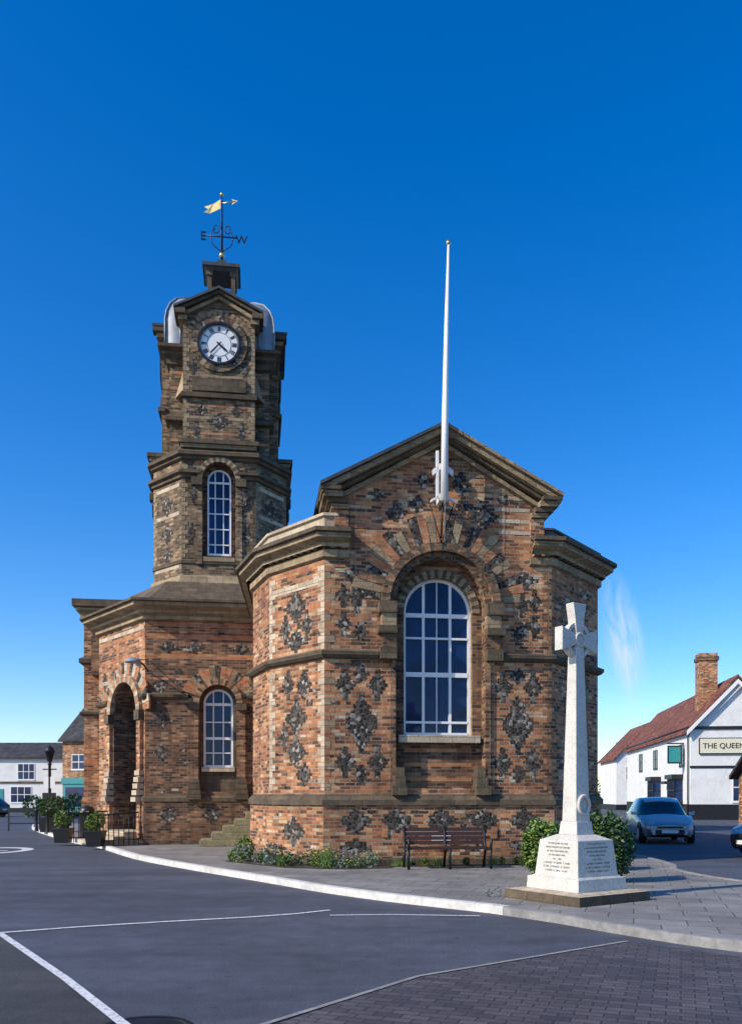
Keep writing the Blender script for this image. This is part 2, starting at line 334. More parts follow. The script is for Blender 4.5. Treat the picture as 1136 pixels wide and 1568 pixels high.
# ------------------------------------------------------------------ TOWN HALL
TH=group('town_hall',(0,24,0))
A=(-.983,18.0);B=(3.98,18.68);L=(-2.318,19.44);LM=(-2.9,20.9);Rr=(5.5,20.6);L2=(-3.35,26.6);R2=(4.5,31)
FF=Fr(*A,B[0]-A[0],B[1]-A[1]); FL=Fr(*L,A[0]-L[0],A[1]-L[1]); FR=Fr(*B,Rr[0]-B[0],Rr[1]-B[1]); FM=Fr(*LM,L[0]-LM[0],L[1]-LM[1])
LF=math.dist(A,B);LL=math.dist(L,A);LR=math.dist(B,Rr);LMl=math.dist(L,LM); C=LF/2
FLL=Fr(*L2,LM[0]-L2[0],LM[1]-L2[1]); FRR=Fr(*Rr,R2[0]-Rr[0],R2[1]-Rr[1])
w=MB()
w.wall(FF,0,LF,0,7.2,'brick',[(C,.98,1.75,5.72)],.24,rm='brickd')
w.wall(FL,0,LL,0,7.25,'brick'); w.wall(FR,0,LR,0,7.25,'brick'); w.wall(FM,0,LMl,0,7.25,'brick')
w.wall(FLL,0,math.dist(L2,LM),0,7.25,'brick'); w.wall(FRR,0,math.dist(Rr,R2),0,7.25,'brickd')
def innertop(x): return 5.72+math.sqrt(max(0,1.0-(x-C)**2))
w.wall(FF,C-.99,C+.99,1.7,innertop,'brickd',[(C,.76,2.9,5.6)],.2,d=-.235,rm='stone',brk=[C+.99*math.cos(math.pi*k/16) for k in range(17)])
apz=9.4; ft=8.02; g0=.3; g1=LF-.3
def gt(x): return ft+(apz-ft)*(1-abs(x-C)/(C-g0))
w.wall(FF,g0,g1,7.2,gt,'brick',d=.0,brk=[C])
for sgn in (0,1):
    sx=g0 if sgn==0 else g1
    w.face([FF.p(sx,0,7.2),FF.p(sx,0,ft),FF.p(sx,-3,ft),FF.p(sx,-3,7.2)],'brick')
w.build('brick_walls',TH)
tr=MB()
pl=[L2,LM,L,A,B,Rr,R2]
tr.sweep(pl,[(.07,0),(.07,1.38)],'brick')
tr.sweep(pl,[(.07,1.38),(.12,1.385),(.12,1.5),(.005,1.62)],'stoned')
tr.sweep(pl,[(.11,0),(.11,.22),(.07,.26)],'stoned')
sp=[(0,4.50),(.08,4.52),(.14,4.58),(.14,4.65),(0,4.71)]
tr.sweep([L2,LM,L,A,FF.p(C-1.36,0,0)[:2]],sp,'stoned'); tr.sweep([FF.p(C+1.36,0,0)[:2],B,Rr,R2],sp,'stoned')
cp=[(0,6.62),(.08,6.65),(.08,6.8),(.17,6.84),(.17,6.92),(.34,6.99),(.34,7.08),(.42,7.1),(.42,7.18),(0,7.25)]
path1=[L2,LM,L,A,FF.p(.52,0,0)[:2]]; path2=[FF.p(LF-.52,0,0)[:2],B,Rr,R2]
for i,(p0,p1,mt) in enumerate(((0,3,'stone'),(3,7,'stone'),(6,10,'stoned'))):
    tr.sweep(path1,cp[p0:p1],mt); tr.sweep(path2,cp[p0:p1],mt)
tr.sweep([L2,LM,L,A,FF.p(.298,0,0)[:2]],[(.02,7.2),(.02,7.5),(.07,7.52),(.07,7.58),(-.22,7.62),(-.22,7.2)],'stonel')
tr.sweep([FF.p(LF-.298,0,0)[:2],B,Rr,R2],[(.02,7.2),(.02,7.4),(.07,7.42),(.07,7.46),(-.22,7.5),(-.22,7.2)],'leadd')
for fr,l0,l1 in ((FL,.1,LL-.1),(FR,.1,LR-.1),(FM,.1,LMl-.1),(FF,.05,.5),(FF,LF-.5,LF-.05)):
    n=max(2,int((l1-l0)/.22))
    for k in range(n): x=l0+(l1-l0)*(k+.5)/n; tr.box(fr,x-.05,x+.05,.0,.15,6.83,6.95,'stone')
for sd in (1,-1):
    X=lambda x: (x if sd==1 else LF-x)
    a0=-.12; 
    def rk(off,z,d1,th,m,ext=0):
        s0=X(a0+off); tr.rake(FF,s0,8.12+z,C,9.52+z,-.3,d1,th,m)
    rk(.0,0,.42,.07,'leadd' if sd==1 else 'stone'); rk(.03,-.073,.34,.12,'stone'); rk(.1,-.196,.22,.08,'stoned'); rk(.2,-.28,.1,.1,'stone')  # top coping layer: left shade and right sun put into the material choice
    def bb(sa,sb,d0,d1,z0,z1,m):
        q=sorted((X(sa),X(sb))); tr.box(FF,q[0],q[1],d0,d1,z0,z1,m)
    bb(-.11,.32,-.9,.38,7.98,8.06,'stoned'); bb(-.05,.36,-.9,.3,7.86,7.977,'stone'); bb(.04,.44,-.7,.22,7.76,7.857,'stoned'); bb(.13,.5,-.6,.14,7.66,7.757,'stone'); bb(.2,.5,-.5,.06,7.2,7.65,'brick')
tr.ring(FF,C,5.72,.98,1.12,-.05,.05,46,['brickd','stoned','brickd'],jit=.012)
tr.ring(FF,C,5.72,1.125,1.30,-.05,.17,44,['stoned','brickd','brickd'],jit=.015)
tr.ring(FF,C,5.72,1.305,1.85,-.05,.008,27,['stone','bricko','flint','brickd','stone','flint','bricko'],jit=.01,gap=.04,a0=3,a1=177,rj=.12)
tr.ring(FF,C,5.6,.76,.93,-.3,-.21,30,['stone','stoned'],jit=.01)
for sd in (1,-1):
    def bb(sa,sb,d0,d1,z0,z1,m):
        q=sorted((C-sd*sa,C-sd*sb)); tr.box(FF,q[0],q[1],d0,d1,z0,z1,m)
    bb(.985,1.36,-.02,.24,5.48,5.72,'stoned'); bb(.985,1.30,-.02,.18,5.2,5.477,'stone'); bb(.985,1.38,-.02,.26,5.04,5.197,'stoned'); bb(.985,1.28,-.02,.16,4.75,5.037,'brickd'); bb(.985,1.34,-.02,.22,4.5,4.747,'stoned')
    bb(.985,1.10,-.02,.06,1.63,4.497,'brickd')
    for k,(a_,b_) in enumerate(((.8,.985),(.78,1.02),(.76,1.08))): bb(a_,b_,-.24,.08+.06*k,2.2-.2*k-.2,2.2-.2*k-.003,'stoned')
tr.box(FF,C-.9,C+.9,-.3,-.04,2.74,2.9,'stonel')
for z in (2.62,2.3,1.98): tr.box(FF,C-.76,C+.76,-.3,-.228,z-.08,z,'bricko')
for z in (5.1,5.55,6.0,6.35): 
    for s0,s1 in ((.004,.5),(LF-.5,LF-.004)): tr.box(FF,s0,s1,-.02,.005,z,z+.075,'bricko' if z!=6.35 else 'stonel')
for z in (5.6,6.1,6.45): tr.box(FL,.05,LL-.02,-.02,.005,z,z+.15,'stonel' if z==6.1 else 'bricko'); tr.box(FR,.02,LR-.02,-.02,.005,z,z+.1,'bricko')
for z in (7.3,7.55,7.8,8.05): tr.box(FF,g0+.2,g0+.9,-.02,.006,z,z+.08,'bricko'); tr.box(FF,g1-.9,g1-.2,-.02,.006,z,z+.08,'stonel')
for z in (8.2,8.5,8.75): 
    hw_=(C-g0)*(9.2-z)/1.3; tr.box(FF,C-hw_,C-hw_*.45,-.02,.006,z,z+.08,'bricko'); tr.box(FF,C+hw_*.4,C+hw_,-.02,.006,z,z+.08,'stone')
for k in range(40):
    z=1.7+k*.15
    if z>6.4: break
    if 4.35<z<4.7: continue
    q=.22 if k%2 else .12
    tr.box(FF,.0,q,-.02,.007,z,z+.14,'bricko' if k%3 else 'stone'); tr.box(FL,LL-q,LL+.0,-.02,.007,z,z+.14,'stonel')
    tr.box(FF,LF-q,LF,-.02,.007,z,z+.14,'brickd'); tr.box(FL,0,q,-.02,.007,z,z+.14,'stonel')
random.seed(11)
for _ in range(700):
    fr,l_=random.choice(((FF,LF),(FF,LF),(FF,LF),(FL,LL),(FR,LR)))
    x=U(.1,l_-.35); row=int(U(4,110)); z=row*.075; dd=0
    if z>6.5 and not(fr is FF and 7.3<z<8.1 and .6<x<LF-.8): continue
    if z<1.3: dd=.07
    elif z<1.65: continue
    if fr is FF and abs(x-C)<1.45 and 1.6<z<7.1: continue
    if 4.4<z<4.75: continue
    x=round(x/.1125)*.1125; tr.box(fr,x,x+random.choice((.108,.215,.215)),dd-.02,dd+.004,z+.004,z+.071,random.choice(('flint','flint','stoned','stonel','bricko','brickd')))
tr.build('stone_trim',TH)
fl=MB()
def lattice(fr,c,z0,z1,hw):
    zc=(z0+z1)/2; hh=(z1-z0)/2
    fl.diamond(fr,c,zc,hw*.72,hh*.46)
    for dx in (-1,1):
        for dz in (-1,1): fl.diamond(fr,c+dx*hw*.82,zc+dz*hh*.72,hw*.42,hh*.22)
    for dz in (-1,1): fl.diamond(fr,c,zc+dz*hh*.93,hw*.34,hh*.12)
lattice(FF,.78,1.98,4.28,.42); lattice(FF,LF-.78,1.98,4.28,.42)
for fr,c in ((FL,LL*.5),(FR,LR*.5)):
    fl.diamond(fr,c,5.75,.36,.3);fl.diamond(fr,c-.38,5.3,.2,.24);fl.diamond(fr,c+.38,5.3,.2,.24);fl.diamond(fr,c,5.0,.3,.2)
    fl.diamond(fr,c,3.3,.32,.32);fl.diamond(fr,c,2.55,.3,.3);fl.diamond(fr,c-.28,4.05,.2,.28);fl.diamond(fr,c+.28,4.0,.22,.24);fl.diamond(fr,c+.28,2.05,.26,.2);fl.diamond(fr,c-.42,2.9,.14,.24)
    fl.diamond(fr,c,.8,.34,.28,d=.07)
for s_ in (.65,1.55,2.5,3.45,4.35):
    fl.diamond(FF,s_,1.05,.3,.2,d=.07); 
    if s_<1 or s_>4: fl.diamond(FF,s_,.5,.28,.15,d=.07)
for s_,z,a_,b_ in ((.3,5.25,.15,.22),(.3,5.85,.14,.2),(.58,5.75,.1,.2),(.5,6.3,.22,.14),(.66,5.1,.14,.16)):
    fl.diamond(FF,s_+.1,z,a_,b_); fl.diamond(FF,LF-s_-.1,z,a_,b_)
for s_,z,a_,b_ in ((C-.98,7.65,.2,.16),(C+.98,7.65,.24,.2),(C-.38,8.38,.18,.16),(C+.45,8.35,.2,.2),(C+.02,8.85,.18,.16),(C-1.4,8.05,.16,.1),(C+1.45,8.05,.16,.1),(C,7.95,.12,.12),(C-.5,7.88,.12,.12),(C+.5,7.88,.14,.12)):
    fl.diamond(FF,s_,z,a_,b_)
fl.build('flint_panels',TH)
wd=MB(); 
wd.window(FF,C,.76,2.9,5.6,-.42,[(-.3,.06),(.3,.06),(0,.02)],[(5.55,.09),(5.05,.045),(4.25,.10),(3.2,.05)],fw=.046)
wd.build('great_arched_window',TH)
rf=MB()
for sd in (1,-1):
    e=-.12 if sd==1 else LF+.12
    rf.face([FF.p(e,-.29,8.1),FF.p(C,-.29,9.5),FF.p(C,-11,9.5),FF.p(e,-11,8.1)],'slate')
rf.face([FF.p(-.12,-11,8.1),FF.p(LF+.12,-11,8.1),FF.p(C,-11,9.5)],'brickd')
rf.sweep([L2,LM,L,A],[(-.2,7.55),(-.8,7.95)],'slate'); rf.sweep([B,Rr,R2],[(-.2,7.4),(-.6,7.75),(-1.6,8.1)],'leadd')
rf.build('hall_roof',TH)
# --- wing
Cc=(-6.84,25.7); dv=FF.d; FW=Fr(*Cc,*dv); E=(-9.07,28.33); FE=Fr(*E,Cc[0]-E[0],Cc[1]-E[1]); LE=math.dist(E,Cc); Wl=4.2; We=FW.p(Wl,0,0)[:2]
E2=(E[0]-.6,E[1]+5)
wg=MB(); wc=2.18
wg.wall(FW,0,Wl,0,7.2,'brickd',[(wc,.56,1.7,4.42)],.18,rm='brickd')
wg.wall(FW,wc-.57,wc+.57,1.65,lambda x:4.42+math.sqrt(max(0,.57**2-(x-wc)**2)),'stoned',[(wc,.45,2.45,4.42)],.12,d=-.175,rm='stone',brk=[wc+.57*math.cos(math.pi*k/16) for k in range(17)])
ec=LE-1.35
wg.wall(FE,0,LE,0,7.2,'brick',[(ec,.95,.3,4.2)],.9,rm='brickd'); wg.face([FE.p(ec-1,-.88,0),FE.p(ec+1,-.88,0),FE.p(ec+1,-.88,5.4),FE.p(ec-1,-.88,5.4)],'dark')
FE2=Fr(*E2,E[0]-E2[0],E[1]-E2[1]); wg.wall(FE2,0,math.dist(E,E2),0,7.2,'brick')
wg.build('wing_walls',TH)
wt=MB(); wp=[E2,E,Cc,We]
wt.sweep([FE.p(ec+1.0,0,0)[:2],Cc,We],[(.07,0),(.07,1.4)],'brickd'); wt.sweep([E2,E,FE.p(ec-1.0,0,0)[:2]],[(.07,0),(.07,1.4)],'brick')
wt.sweep([FE.p(ec+1.0,0,0)[:2],Cc,We],[(.07,1.4),(.1,1.405),(.1,1.52),(.004,1.62)],'stoned')
cw=[(0,6.9),(.12,6.93),(.12,7.05),(.26,7.1),(.26,7.18),(.5,7.27),(.5,7.37),(.6,7.39),(.6,7.46),(0,7.58)]
wt.sweep(wp,cw[:4],'stone'); wt.sweep(wp,cw[3:7],'stone'); wt.sweep(wp,cw[6:],'stoned')
wt.sweep([E2,E,Cc,We],[(-.05,7.55),(-.5,7.9),(-1.0,8.35)],'stoned')
sp2=[(0,4.5),(.08,4.52),(.13,4.58),(.13,4.65),(0,4.71)]
wt.sweep([FE.p(ec+1.2,0,0)[:2],Cc,FW.p(wc-.9,0,0)[:2]],sp2,'stoned'); wt.sweep([FW.p(wc+.9,0,0)[:2],We],sp2,'stoned')
wt.sweep([E2,E,FE.p(ec-1.2,0,0)[:2]],sp2,'stoned')
wt.ring(FW,wc,4.42,.56,.74,-.05,.10,28,['stone','stoned','bricko'],jit=.01); wt.ring(FW,wc,4.42,.745,1.12,-.05,.008,19,['bricko','flint','stone','bricko'],gap=.03,jit=.01,rj=.06)
wt.ring(FE,ec,4.2,.95,1.2,-.05,.12,30,['stone','stonel','bricko'],jit=.01); wt.ring(FE,ec,4.2,1.205,1.6,-.05,.01,21,['bricko','stonel','flint'],gap=.03,rj=.06)
for sd in (-1,1):
    q=sorted((wc+sd*.56,wc+sd*.86)); wt.box(FW,*q,-.02,.15,4.2,4.42,'stoned'); wt.box(FW,q[0]+.03,q[1]-.03,-.02,.08,1.63,4.197,'brickd'); 
    for k in range(4): wt.box(FW,q[0]-.02*k,q[1]+.02*k,-.02,.13+.05*k,1.95-.16*k,2.1-.16*k-.003,'stoned')
    q=sorted((ec+sd*.95,ec+sd*1.28)); wt.box(FE,*q,-.02,.18,3.9,4.2,'stoned'); wt.box(FE,q[0]+.04,q[1]-.04,-.02,.12,.3,3.897,'brick')
    for k in range(5): wt.box(FE,q[0],q[1],-.02,.16+.03*k,2.2-.2*k,2.35-.2*k,'stonel')
wt.box(FW,wc-.5,wc+.5,-.3,-.05,2.32,2.45,'stonel')
for z,m in ((5.75,'bricko'),(6.35,'bricko'),(6.72,'bricko'),(6.55,'brick'),(5.1,'brick')): wt.box(FW,.05,Wl-.3,-.02,.007,z,z+.15,m); wt.box(FE,.05,LE-.05,-.02,.007,z+.1,z+.22,'stonel' if m=='brick' else m) if z<6.7 else None
for s_ in (.7,1.5,2.9,3.5): wt.diamond(FW,s_,6.1,.22,.14,0,'flint')
for s_,z in ((.45,4.95),(1.0,5.2),(3.3,5.0),(3.3,4.1),(.5,3.9),(3.3,3.2),(.5,2.9)): wt.diamond(FW,s_,z,.2,.2)
for s_,z in ((.7,1.0),(3.3,1.0),(2.0,1.0)): wt.diamond(FW,s_,z,.27,.22,d=.07)
for s_,z in ((.5,5.3),(3.0,5.6),(3.1,2.9)): wt.diamond(FE,s_,z,.2,.25)
s_=3.62; wt.tube([FW.p(s_,.1,7),FW.p(s_,.1,1.6),FW.p(s_,.16,1.5),FW.p(s_,.16,.1)],.035,'black',8)
for _ in range(90):
    x=U(.1,3.3); z=int(U(22,90))*.075
    if abs(x-wc)<.95 or 4.4<z<4.75: continue
    x=round(x/.1125)*.1125; wt.box(FW,x,x+.215,-.02,.004,z+.004,z+.071,random.choice(('flint','stoned','stonel','bricko')))
wt.build('wing_trim',TH)
ww=MB(); ww.window(FW,wc,.45,2.45,4.42,-.29,[(-.15,.035),(.15,.035)],[(4.4,.08),(3.85,.035),(3.35,.08),(2.9,.035)],fw=.045); ww.build('wing_window',TH)
dr=MB(); dr.box(FE,ec-.9,ec+.9,-.86,-.8,.35,3.1,'door')
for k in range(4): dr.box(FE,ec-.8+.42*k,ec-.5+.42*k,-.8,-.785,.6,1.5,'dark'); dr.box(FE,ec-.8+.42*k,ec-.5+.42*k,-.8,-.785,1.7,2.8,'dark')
dr.archpoly(FE,ec,.9,3.15,4.15,-.84,'glass'); dr.box(FE,ec-.03,ec+.03,-.83,-.77,.35,5.0,'door'); dr.box(FE,ec-.95,ec+.95,-.83,-.77,3.1,3.22,'door'); dr.box(FE,ec+.76,ec+.94,-.7,-.62,.35,2.7,'red'); dr.build('entrance_doors',TH)
bk=MB(); K=(-10.55,31.2); FK=Fr(*K,*dv); K2=FK.p(0,-7,0)[:2]; K3=FK.p(5,0,0)[:2]
FK2=Fr(*K2,K[0]-K2[0],K[1]-K2[1])
bk.wall(FK,0,5,0,8.4,'brick'); bk.wall(FK2,0,7,0,8.4,'brick')
bk.sweep([K2,K,K3],[(0,8.1),(.1,8.12),(.1,8.25),(.25,8.35),(.25,8.45)],'stone');bk.sweep([K2,K,K3],[(.25,8.45),(.36,8.5),(.36,8.75),(-.1,8.85)],'stoned')
bk.sweep([K2,K,K3],[(.0,6.4),(.15,6.45),(.15,6.6),(0,6.7)],'stoned'); bk.sweep([K2,K,K3],sp2,'stoned'); bk.sweep([K2,K,K3],[(.08,0),(.08,1.4),(0,1.55)],'brick')
bk.box(FK,.3,.6,-.02,.2,6.0,8.4,'brickd'); 
bk.face([FK.p(0,0,8.8),FK.p(5,0,8.8),FK.p(5,-7,9.2),FK.p(0,-7,9.2)],'slate')
bk.build('rear_block',TH)
# --- tower
T=MB(); tc=(-5.2,29.62); a0=math.atan2(dv[1],dv[0])
fr4=[Fr(tc[0],tc[1],math.cos(a0+k*math.pi/2),math.sin(a0+k*math.pi/2)) for k in range(4)]
f0=fr4[0]; HB_=1.62
DO=lambda k: 2.36 if k%2==0 else 2.18
DB=lambda k: 2.30 if k%2==0 else 1.92
OL=[]
for k in range(4): OL+= [fr4[k].p(-1.18,DO(k),0)[:2],fr4[k].p(1.18,DO(k),0)[:2]]
for k,f in enumerate(fr4):
    do=DO(k); db=DB(k); f2=fr4[(k+1)%4]
    T.wall(f,-1.18,1.18,7.4,12.8,'brickt',[(0,.52,9.1,11.75)],.27,d=do,rm='brickd')
    T.archpoly(f,0,.52,9.1,11.75,do-.26,'brickd')
    p0=f.p(1.18,do,0);p1=f2.p(-1.18,DO(k+1),0); fc=Fr(p0[0],p0[1],p1[0]-p0[0],p1[1]-p0[1]); lc=math.dist(p0,p1)
    T.wall(fc,0,lc,7.4,12.6,'brickt')
    T.diamond(fc,lc/2,11.0,.28,.3);T.diamond(fc,lc/2,10.1,.28,.3);T.diamond(fc,lc/2,9.35,.2,.2)
    for z in (8.9,10.6,11.5): T.box(fc,.1,lc-.12,-.02,.0055,z,z+.12,'stonel')
    for k2 in range(20):
        z=9.2+k2*.15
        if z>12.1 or 11.6<z<12: continue
        q=.2 if k2%2 else .12; T.box(fc,0,q,-.02,.008,z,z+.13,'stone'); T.box(f,1.18-q,1.18,do-.02,do+.008,z,z+.13,'stoned'); T.box(f,-1.18,-1.18+q,do-.02,do+.008,z,z+.13,'stone')
    T.sweep([f.p(.56,do,0)[:2],f.p(1.18,do,0)[:2],p1[:2],f2.p(-.56,DO(k+1),0)[:2]],[(0,11.72),(.08,11.75),(.08,11.84),(.18,11.88),(.18,11.97),(0,12.03)],'stoned')
    T.wall(f,-HB_,HB_,12.4,16.5,'brickt',d=HB_)
    T.wall(f,-1.14,1.14,12.6,lambda x:17.05+.62*(1-abs(x)/1.14),'brickt',d=db,brk=[0])
    for x in (-1.14,1.14): T.face([f.p(x,db,12.6),f.p(x,1.5,12.6),f.p(x,1.5,17.05),f.p(x,db,17.05)],'brickt')
    for z in (13.2,13.7,14.1,15.05,16.75): T.box(f,-1.1,1.1,db-.02,db+.005,z,z+.08,'bricko' if z in(13.2,14.1) else 'stone')
    for sx in (-1,1):
        for k2 in range(26):
            z=12.97+k2*.15
            if 14.2<z<14.6: continue
            q=sorted((sx*1.14,sx*(1.14-(.2 if k2%2 else .12)))); T.box(f,*q,db-.02,db+.008,z,z+.13,'stone')
        for z in (13.2,14.9,15.4): 
            q=sorted((sx*1.16,sx*(HB_-.02))); T.box(f,*q,HB_-.02,HB_+.008,z,z+.1,'bricko')
        if db>2:
            pts=[f.p(sx*1.142,2.3,14.6),f.p(sx*1.142,HB_+.01,14.6),f.p(sx*1.45,HB_+.01,14.6),f.p(sx*1.142,2.3,15.6),f.p(sx*1.142,HB_+.01,15.7)]
            T.face([pts[0],pts[2],pts[4],pts[3]],'stone'); T.face([pts[0],pts[1],pts[2]],'stone')
    for a_,b_,c_,d_ in ((-.72,13.3,.1,.24),(.72,13.3,.1,.24),(0,13.65,.34,.22),(-.55,14.0,.14,.12),(.55,14.0,.14,.12),(-.82,15.35,.12,.22),(.82,15.35,.12,.22)): T.diamond(f,a_,b_,c_,d_,d=db+.003)
    T.diamond(f,-.8,11.2,.1,.2,d=do+.08);T.diamond(f,.8,11.2,.1,.2,d=do+.08);T.diamond(f,-.88,10.0,.1,.26,d=do+.003);T.diamond(f,.88,10.0,.1,.26,d=do+.003)
    T.ring(f,0,11.75,.52,.68,do-.03,do+.14,20,['stone','stoned'],jit=.01); T.ring(f,0,11.75,.685,.92,do-.03,do+.03,15,['stone','flint','bricko'],gap=.03)
    for sx in (-1,1):
        for z0,z1,hw2,dd in ((11.5,11.75,.34,.18),(10.9,11.497,.26,.08),(9.0,10.897,.2,.06)):
            q=sorted((sx*.53,sx*(.53+hw2))); T.box(f,*q,do-.02,do+dd,z0,z1,'stoned' if z1-z0<.4 else 'brickt')
    T.ring(f,0,16.12,.69,.90,db-.02,db+.06,32,['stone','brickd','stoned','flint'],a0=0,a1=360,jit=.015)
    T.ring(f,0,16.12,.93,1.1,db-.02,db+.02,26,['stone','brickd'],a0=20,a1=160)
    T.box(f,-.85,.85,db-.02,db+.08,14.58,14.98,'stoned')
    for sx in (1,-1):
        T.rake(f,sx*-1.42,17.16,0,17.86,1.0,db+.3,.08,'leadd'); T.rake(f,sx*-1.36,17.08,0,17.78,1.2,db+.22,.1,'stoned'); T.rake(f,sx*-1.2,17.0,0,17.66,1.5,db+.12,.12,'stone')
        q=sorted((sx*1.05,sx*1.4)); T.box(f,*q,1.5,db+.28,16.92,17.08,'stoned'); q=sorted((sx*1.0,sx*1.28)); T.box(f,*q,1.6,db+.17,16.78,16.917,'stone')
    T.box(f,-1.2,1.2,db-.1,db+.12,14.36,14.5,'stoned'); T.box(f,-1.26,1.26,db-.1,do+.22,12.82,12.95,'stoned'); T.box(f,-1.2,1.2,db-.1,do+.14,12.7,12.817,'stone')
SQ=[fr4[0].p(s,d,0)[:2] for s,d in ((-HB_,HB_),(HB_,HB_),(HB_,-HB_),(-HB_,-HB_))]
T.sweep(SQ,[(0,15.65),(.1,15.7),(.1,15.88),(.22,15.96),(.22,16.08),(.36,16.14),(.36,16.24),(-.1,16.4)],'stoned',True)
T.sweep(SQ,[(0,13.8),(.14,13.85),(.14,13.98),(0,14.1)],'stoned',True)
T.sweep(OL,[(0,12.3),(.1,12.35),(.1,12.42),(.2,12.46),(.2,12.56),(-.6,13.15)],'stoned',True)
T.sweep(OL,[(.5,7.3),(.42,7.9),(.1,8.5),(.08,8.6),(0,8.65)],'stone',True)
T.sweep(OL,[(0,9.0),(.04,9.02),(.04,9.12),(0,9.15)],'stoned',True)
T.build('clock_tower_stonework',TH)
tw=MB()
for k,f in enumerate(fr4): tw.window(f,0,.38,9.35,11.75,DO(k)-.24,[(-.13,.035),(.13,.035)],[(11.7,.06),(11.2,.035),(10.7,.035),(10.2,.035),(9.7,.035)],fw=.04); tw.box(f,-.5,.5,DO(k)-.25,DO(k)+.06,9.1,9.25,'stone')
tw.build('belfry_windows',TH)
ck=MB()
for k0,f in enumerate(fr4):
    db=DB(k0)
    def disc(r,d,m,n=48): ck.face([f.p(r*math.cos(2*math.pi*k/n),d,16.12+r*math.sin(2*math.pi*k/n)) for k in range(n)],m)
    ck.ring(f,0,16.12,.62,.69,db-.01,db+.12,48,['black'],a0=0,a1=360); disc(.63,db+.03,'white')
    ck.ring(f,0,16.12,.375,.387,db+.03,db+.037,48,['black'],a0=0,a1=360); ck.ring(f,0,16.12,.585,.6,db+.03,db+.037,48,['black'],a0=0,a1=360)
    for k in range(12):
        t=math.radians(30*k); cnt=(2,1,2,3,3,1,3,3,3,2,1,3)[k]
        for j2 in range(cnt):
            o=(j2-(cnt-1)/2)*.045; r0,r1=.41,.565
            P=lambda r,o2: f.p(r*math.sin(t)+o2*math.cos(t),db+.038,16.12+r*math.cos(t)-o2*math.sin(t))
            ck.face([P(r0,o-.015),P(r0,o+.015),P(r1,o+.015),P(r1,o-.015)],'black')
    for ang,ln,wd_,dd in ((132,.36,.04,db+.05),(222,.46,.03,db+.06)):
        t=math.radians(ang); P=lambda r,o2: f.p(r*math.sin(t)+o2*math.cos(t),dd,16.12+r*math.cos(t)-o2*math.sin(t))
        ck.face([P(-.1,-wd_*.6),P(-.1,wd_*.6),P(ln*.7,wd_),P(ln,0),P(ln*.7,-wd_)],'black')
ck.build('clock_faces',TH)
dm=MB()
prof=[(1.76,16.35),(1.76,16.7),(1.76,17.1),(1.72,17.4),(1.62,17.7),(1.42,18.0),(1.12,18.22),(.75,18.34),(.5,18.4)]
for i in range(len(prof)-1):
    (r0,z0),(r1,z1)=prof[i],prof[i+1]
    for f in fr4:
        for k in range(8):
            t0=-1+k/4;t1=-1+(k+1)/4
            dm.face([f.p(r0*t0,r0,z0),f.p(r0*t1,r0,z0),f.p(r1*t1,r1,z1),f.p(r1*t0,r1,z1)],'lead',True)
for f in fr4:
    for t in (-1,-.72,-.45,.45,.72): dm.tube([f.p(r*t,r+.01,z+.01) for r,z in prof],.03,'lead',6)
dm.build('lead_dome_roof',TH)
ln=MB(); cx,cy=tc
def rb(h,z0,z1,m,h1=None):
    h1=h if h1 is None else h1
    ln.hexa([f0.p(-h,h,z0),f0.p(h,h,z0),f0.p(h,-h,z0),f0.p(-h,-h,z0),f0.p(-h1,h1,z1),f0.p(h1,h1,z1),f0.p(h1,-h1,z1),f0.p(-h1,-h1,z1)],m)
rb(.78,18.2,18.45,'lead',.66); rb(.6,18.45,18.66,'leadd')
for sx in (-1,1):
    for sy in (-1,1):
        ln.box(f0,sx*.4-.07,sx*.4+.07,sy*.4-.07,sy*.4+.07,18.6,19.6,'stoned')
        ln.box(f0,sx*.4-.11,sx*.4+.11,sy*.4-.11,sy*.4+.11,19.45,19.62,'stoned')
rb(.5,19.6,19.7,'leadd',.58);rb(.64,19.7,19.82,'leadd');rb(.58,19.82,20.0,'lead',.34);rb(.16,20.0,20.2,'leadd')
ln.lathe((cx,cy,18.66),[(.24,0),(.22,.35),(.16,.5),(.05,.55)],'iron')
ln.tube([(cx,cy,20.1),(cx,cy,22.5)],[.05,.025],'iron',8); ln.lathe((cx,cy,20.45),[(.0,-.1),(.08,-.06),(.1,0),(.08,.06),(0,.1)],'gold',10); ln.lathe((cx,cy,22.58),[(.0,-.07),(.06,-.03),(.06,.03),(0,.07)],'gold',10)
for f in fr4[:2]:
    ln.tube([f.p(-.55,0,21.1),f.p(.55,0,21.1)],.024,'iron',6)
    for sx in (-1,1):
        ln.tube([f.p(sx*.06,0,20.6)]+[f.p(sx*(.08+.3*math.sin(t)),0,21.05-.38*math.cos(t)) for t in (.3,.7,1.1,1.6,2.1,2.6)],.018,'iron',5)
        ln.tube([f.p(sx*(.2+.1*math.cos(t)),0,21.35+.14*math.sin(t)) for t in [x*.6 for x in range(11)]],.016,'iron',5)
vf=Fr(cx,cy,.97,-.2)
ln.face([vf.p(-.05,0,22.1),vf.p(-.45,0,21.98),vf.p(-.66,.03,22.03),vf.p(-.5,.02,22.13),vf.p(-.66,0,22.24),vf.p(-.3,0,22.3),vf.p(-.05,0,22.42)],'gold')
ln.tube([vf.p(-.1,0,22.27),vf.p(.5,0,22.27)],.018,'gold',6); ln.face([vf.p(.36,0,22.37),vf.p(.58,0,22.27),vf.p(.36,0,22.17),vf.p(.42,0,22.27)],'gold')
ln.build('lantern_and_weathervane',TH)
text('vane_letter_e','E',TH,f0.p(-.64,0.02,20.93),a0,.42,'iron',.025); text('vane_letter_w','W',TH,f0.p(.68,.02,20.9),a0,.4,'iron',.025)
stp=MB()
for k in range(6): stp.box(FW,1.7+.33*k,3.75,.12,1.3-.02*k,.1+.2*k,.1+.2*(k+1),'steps')
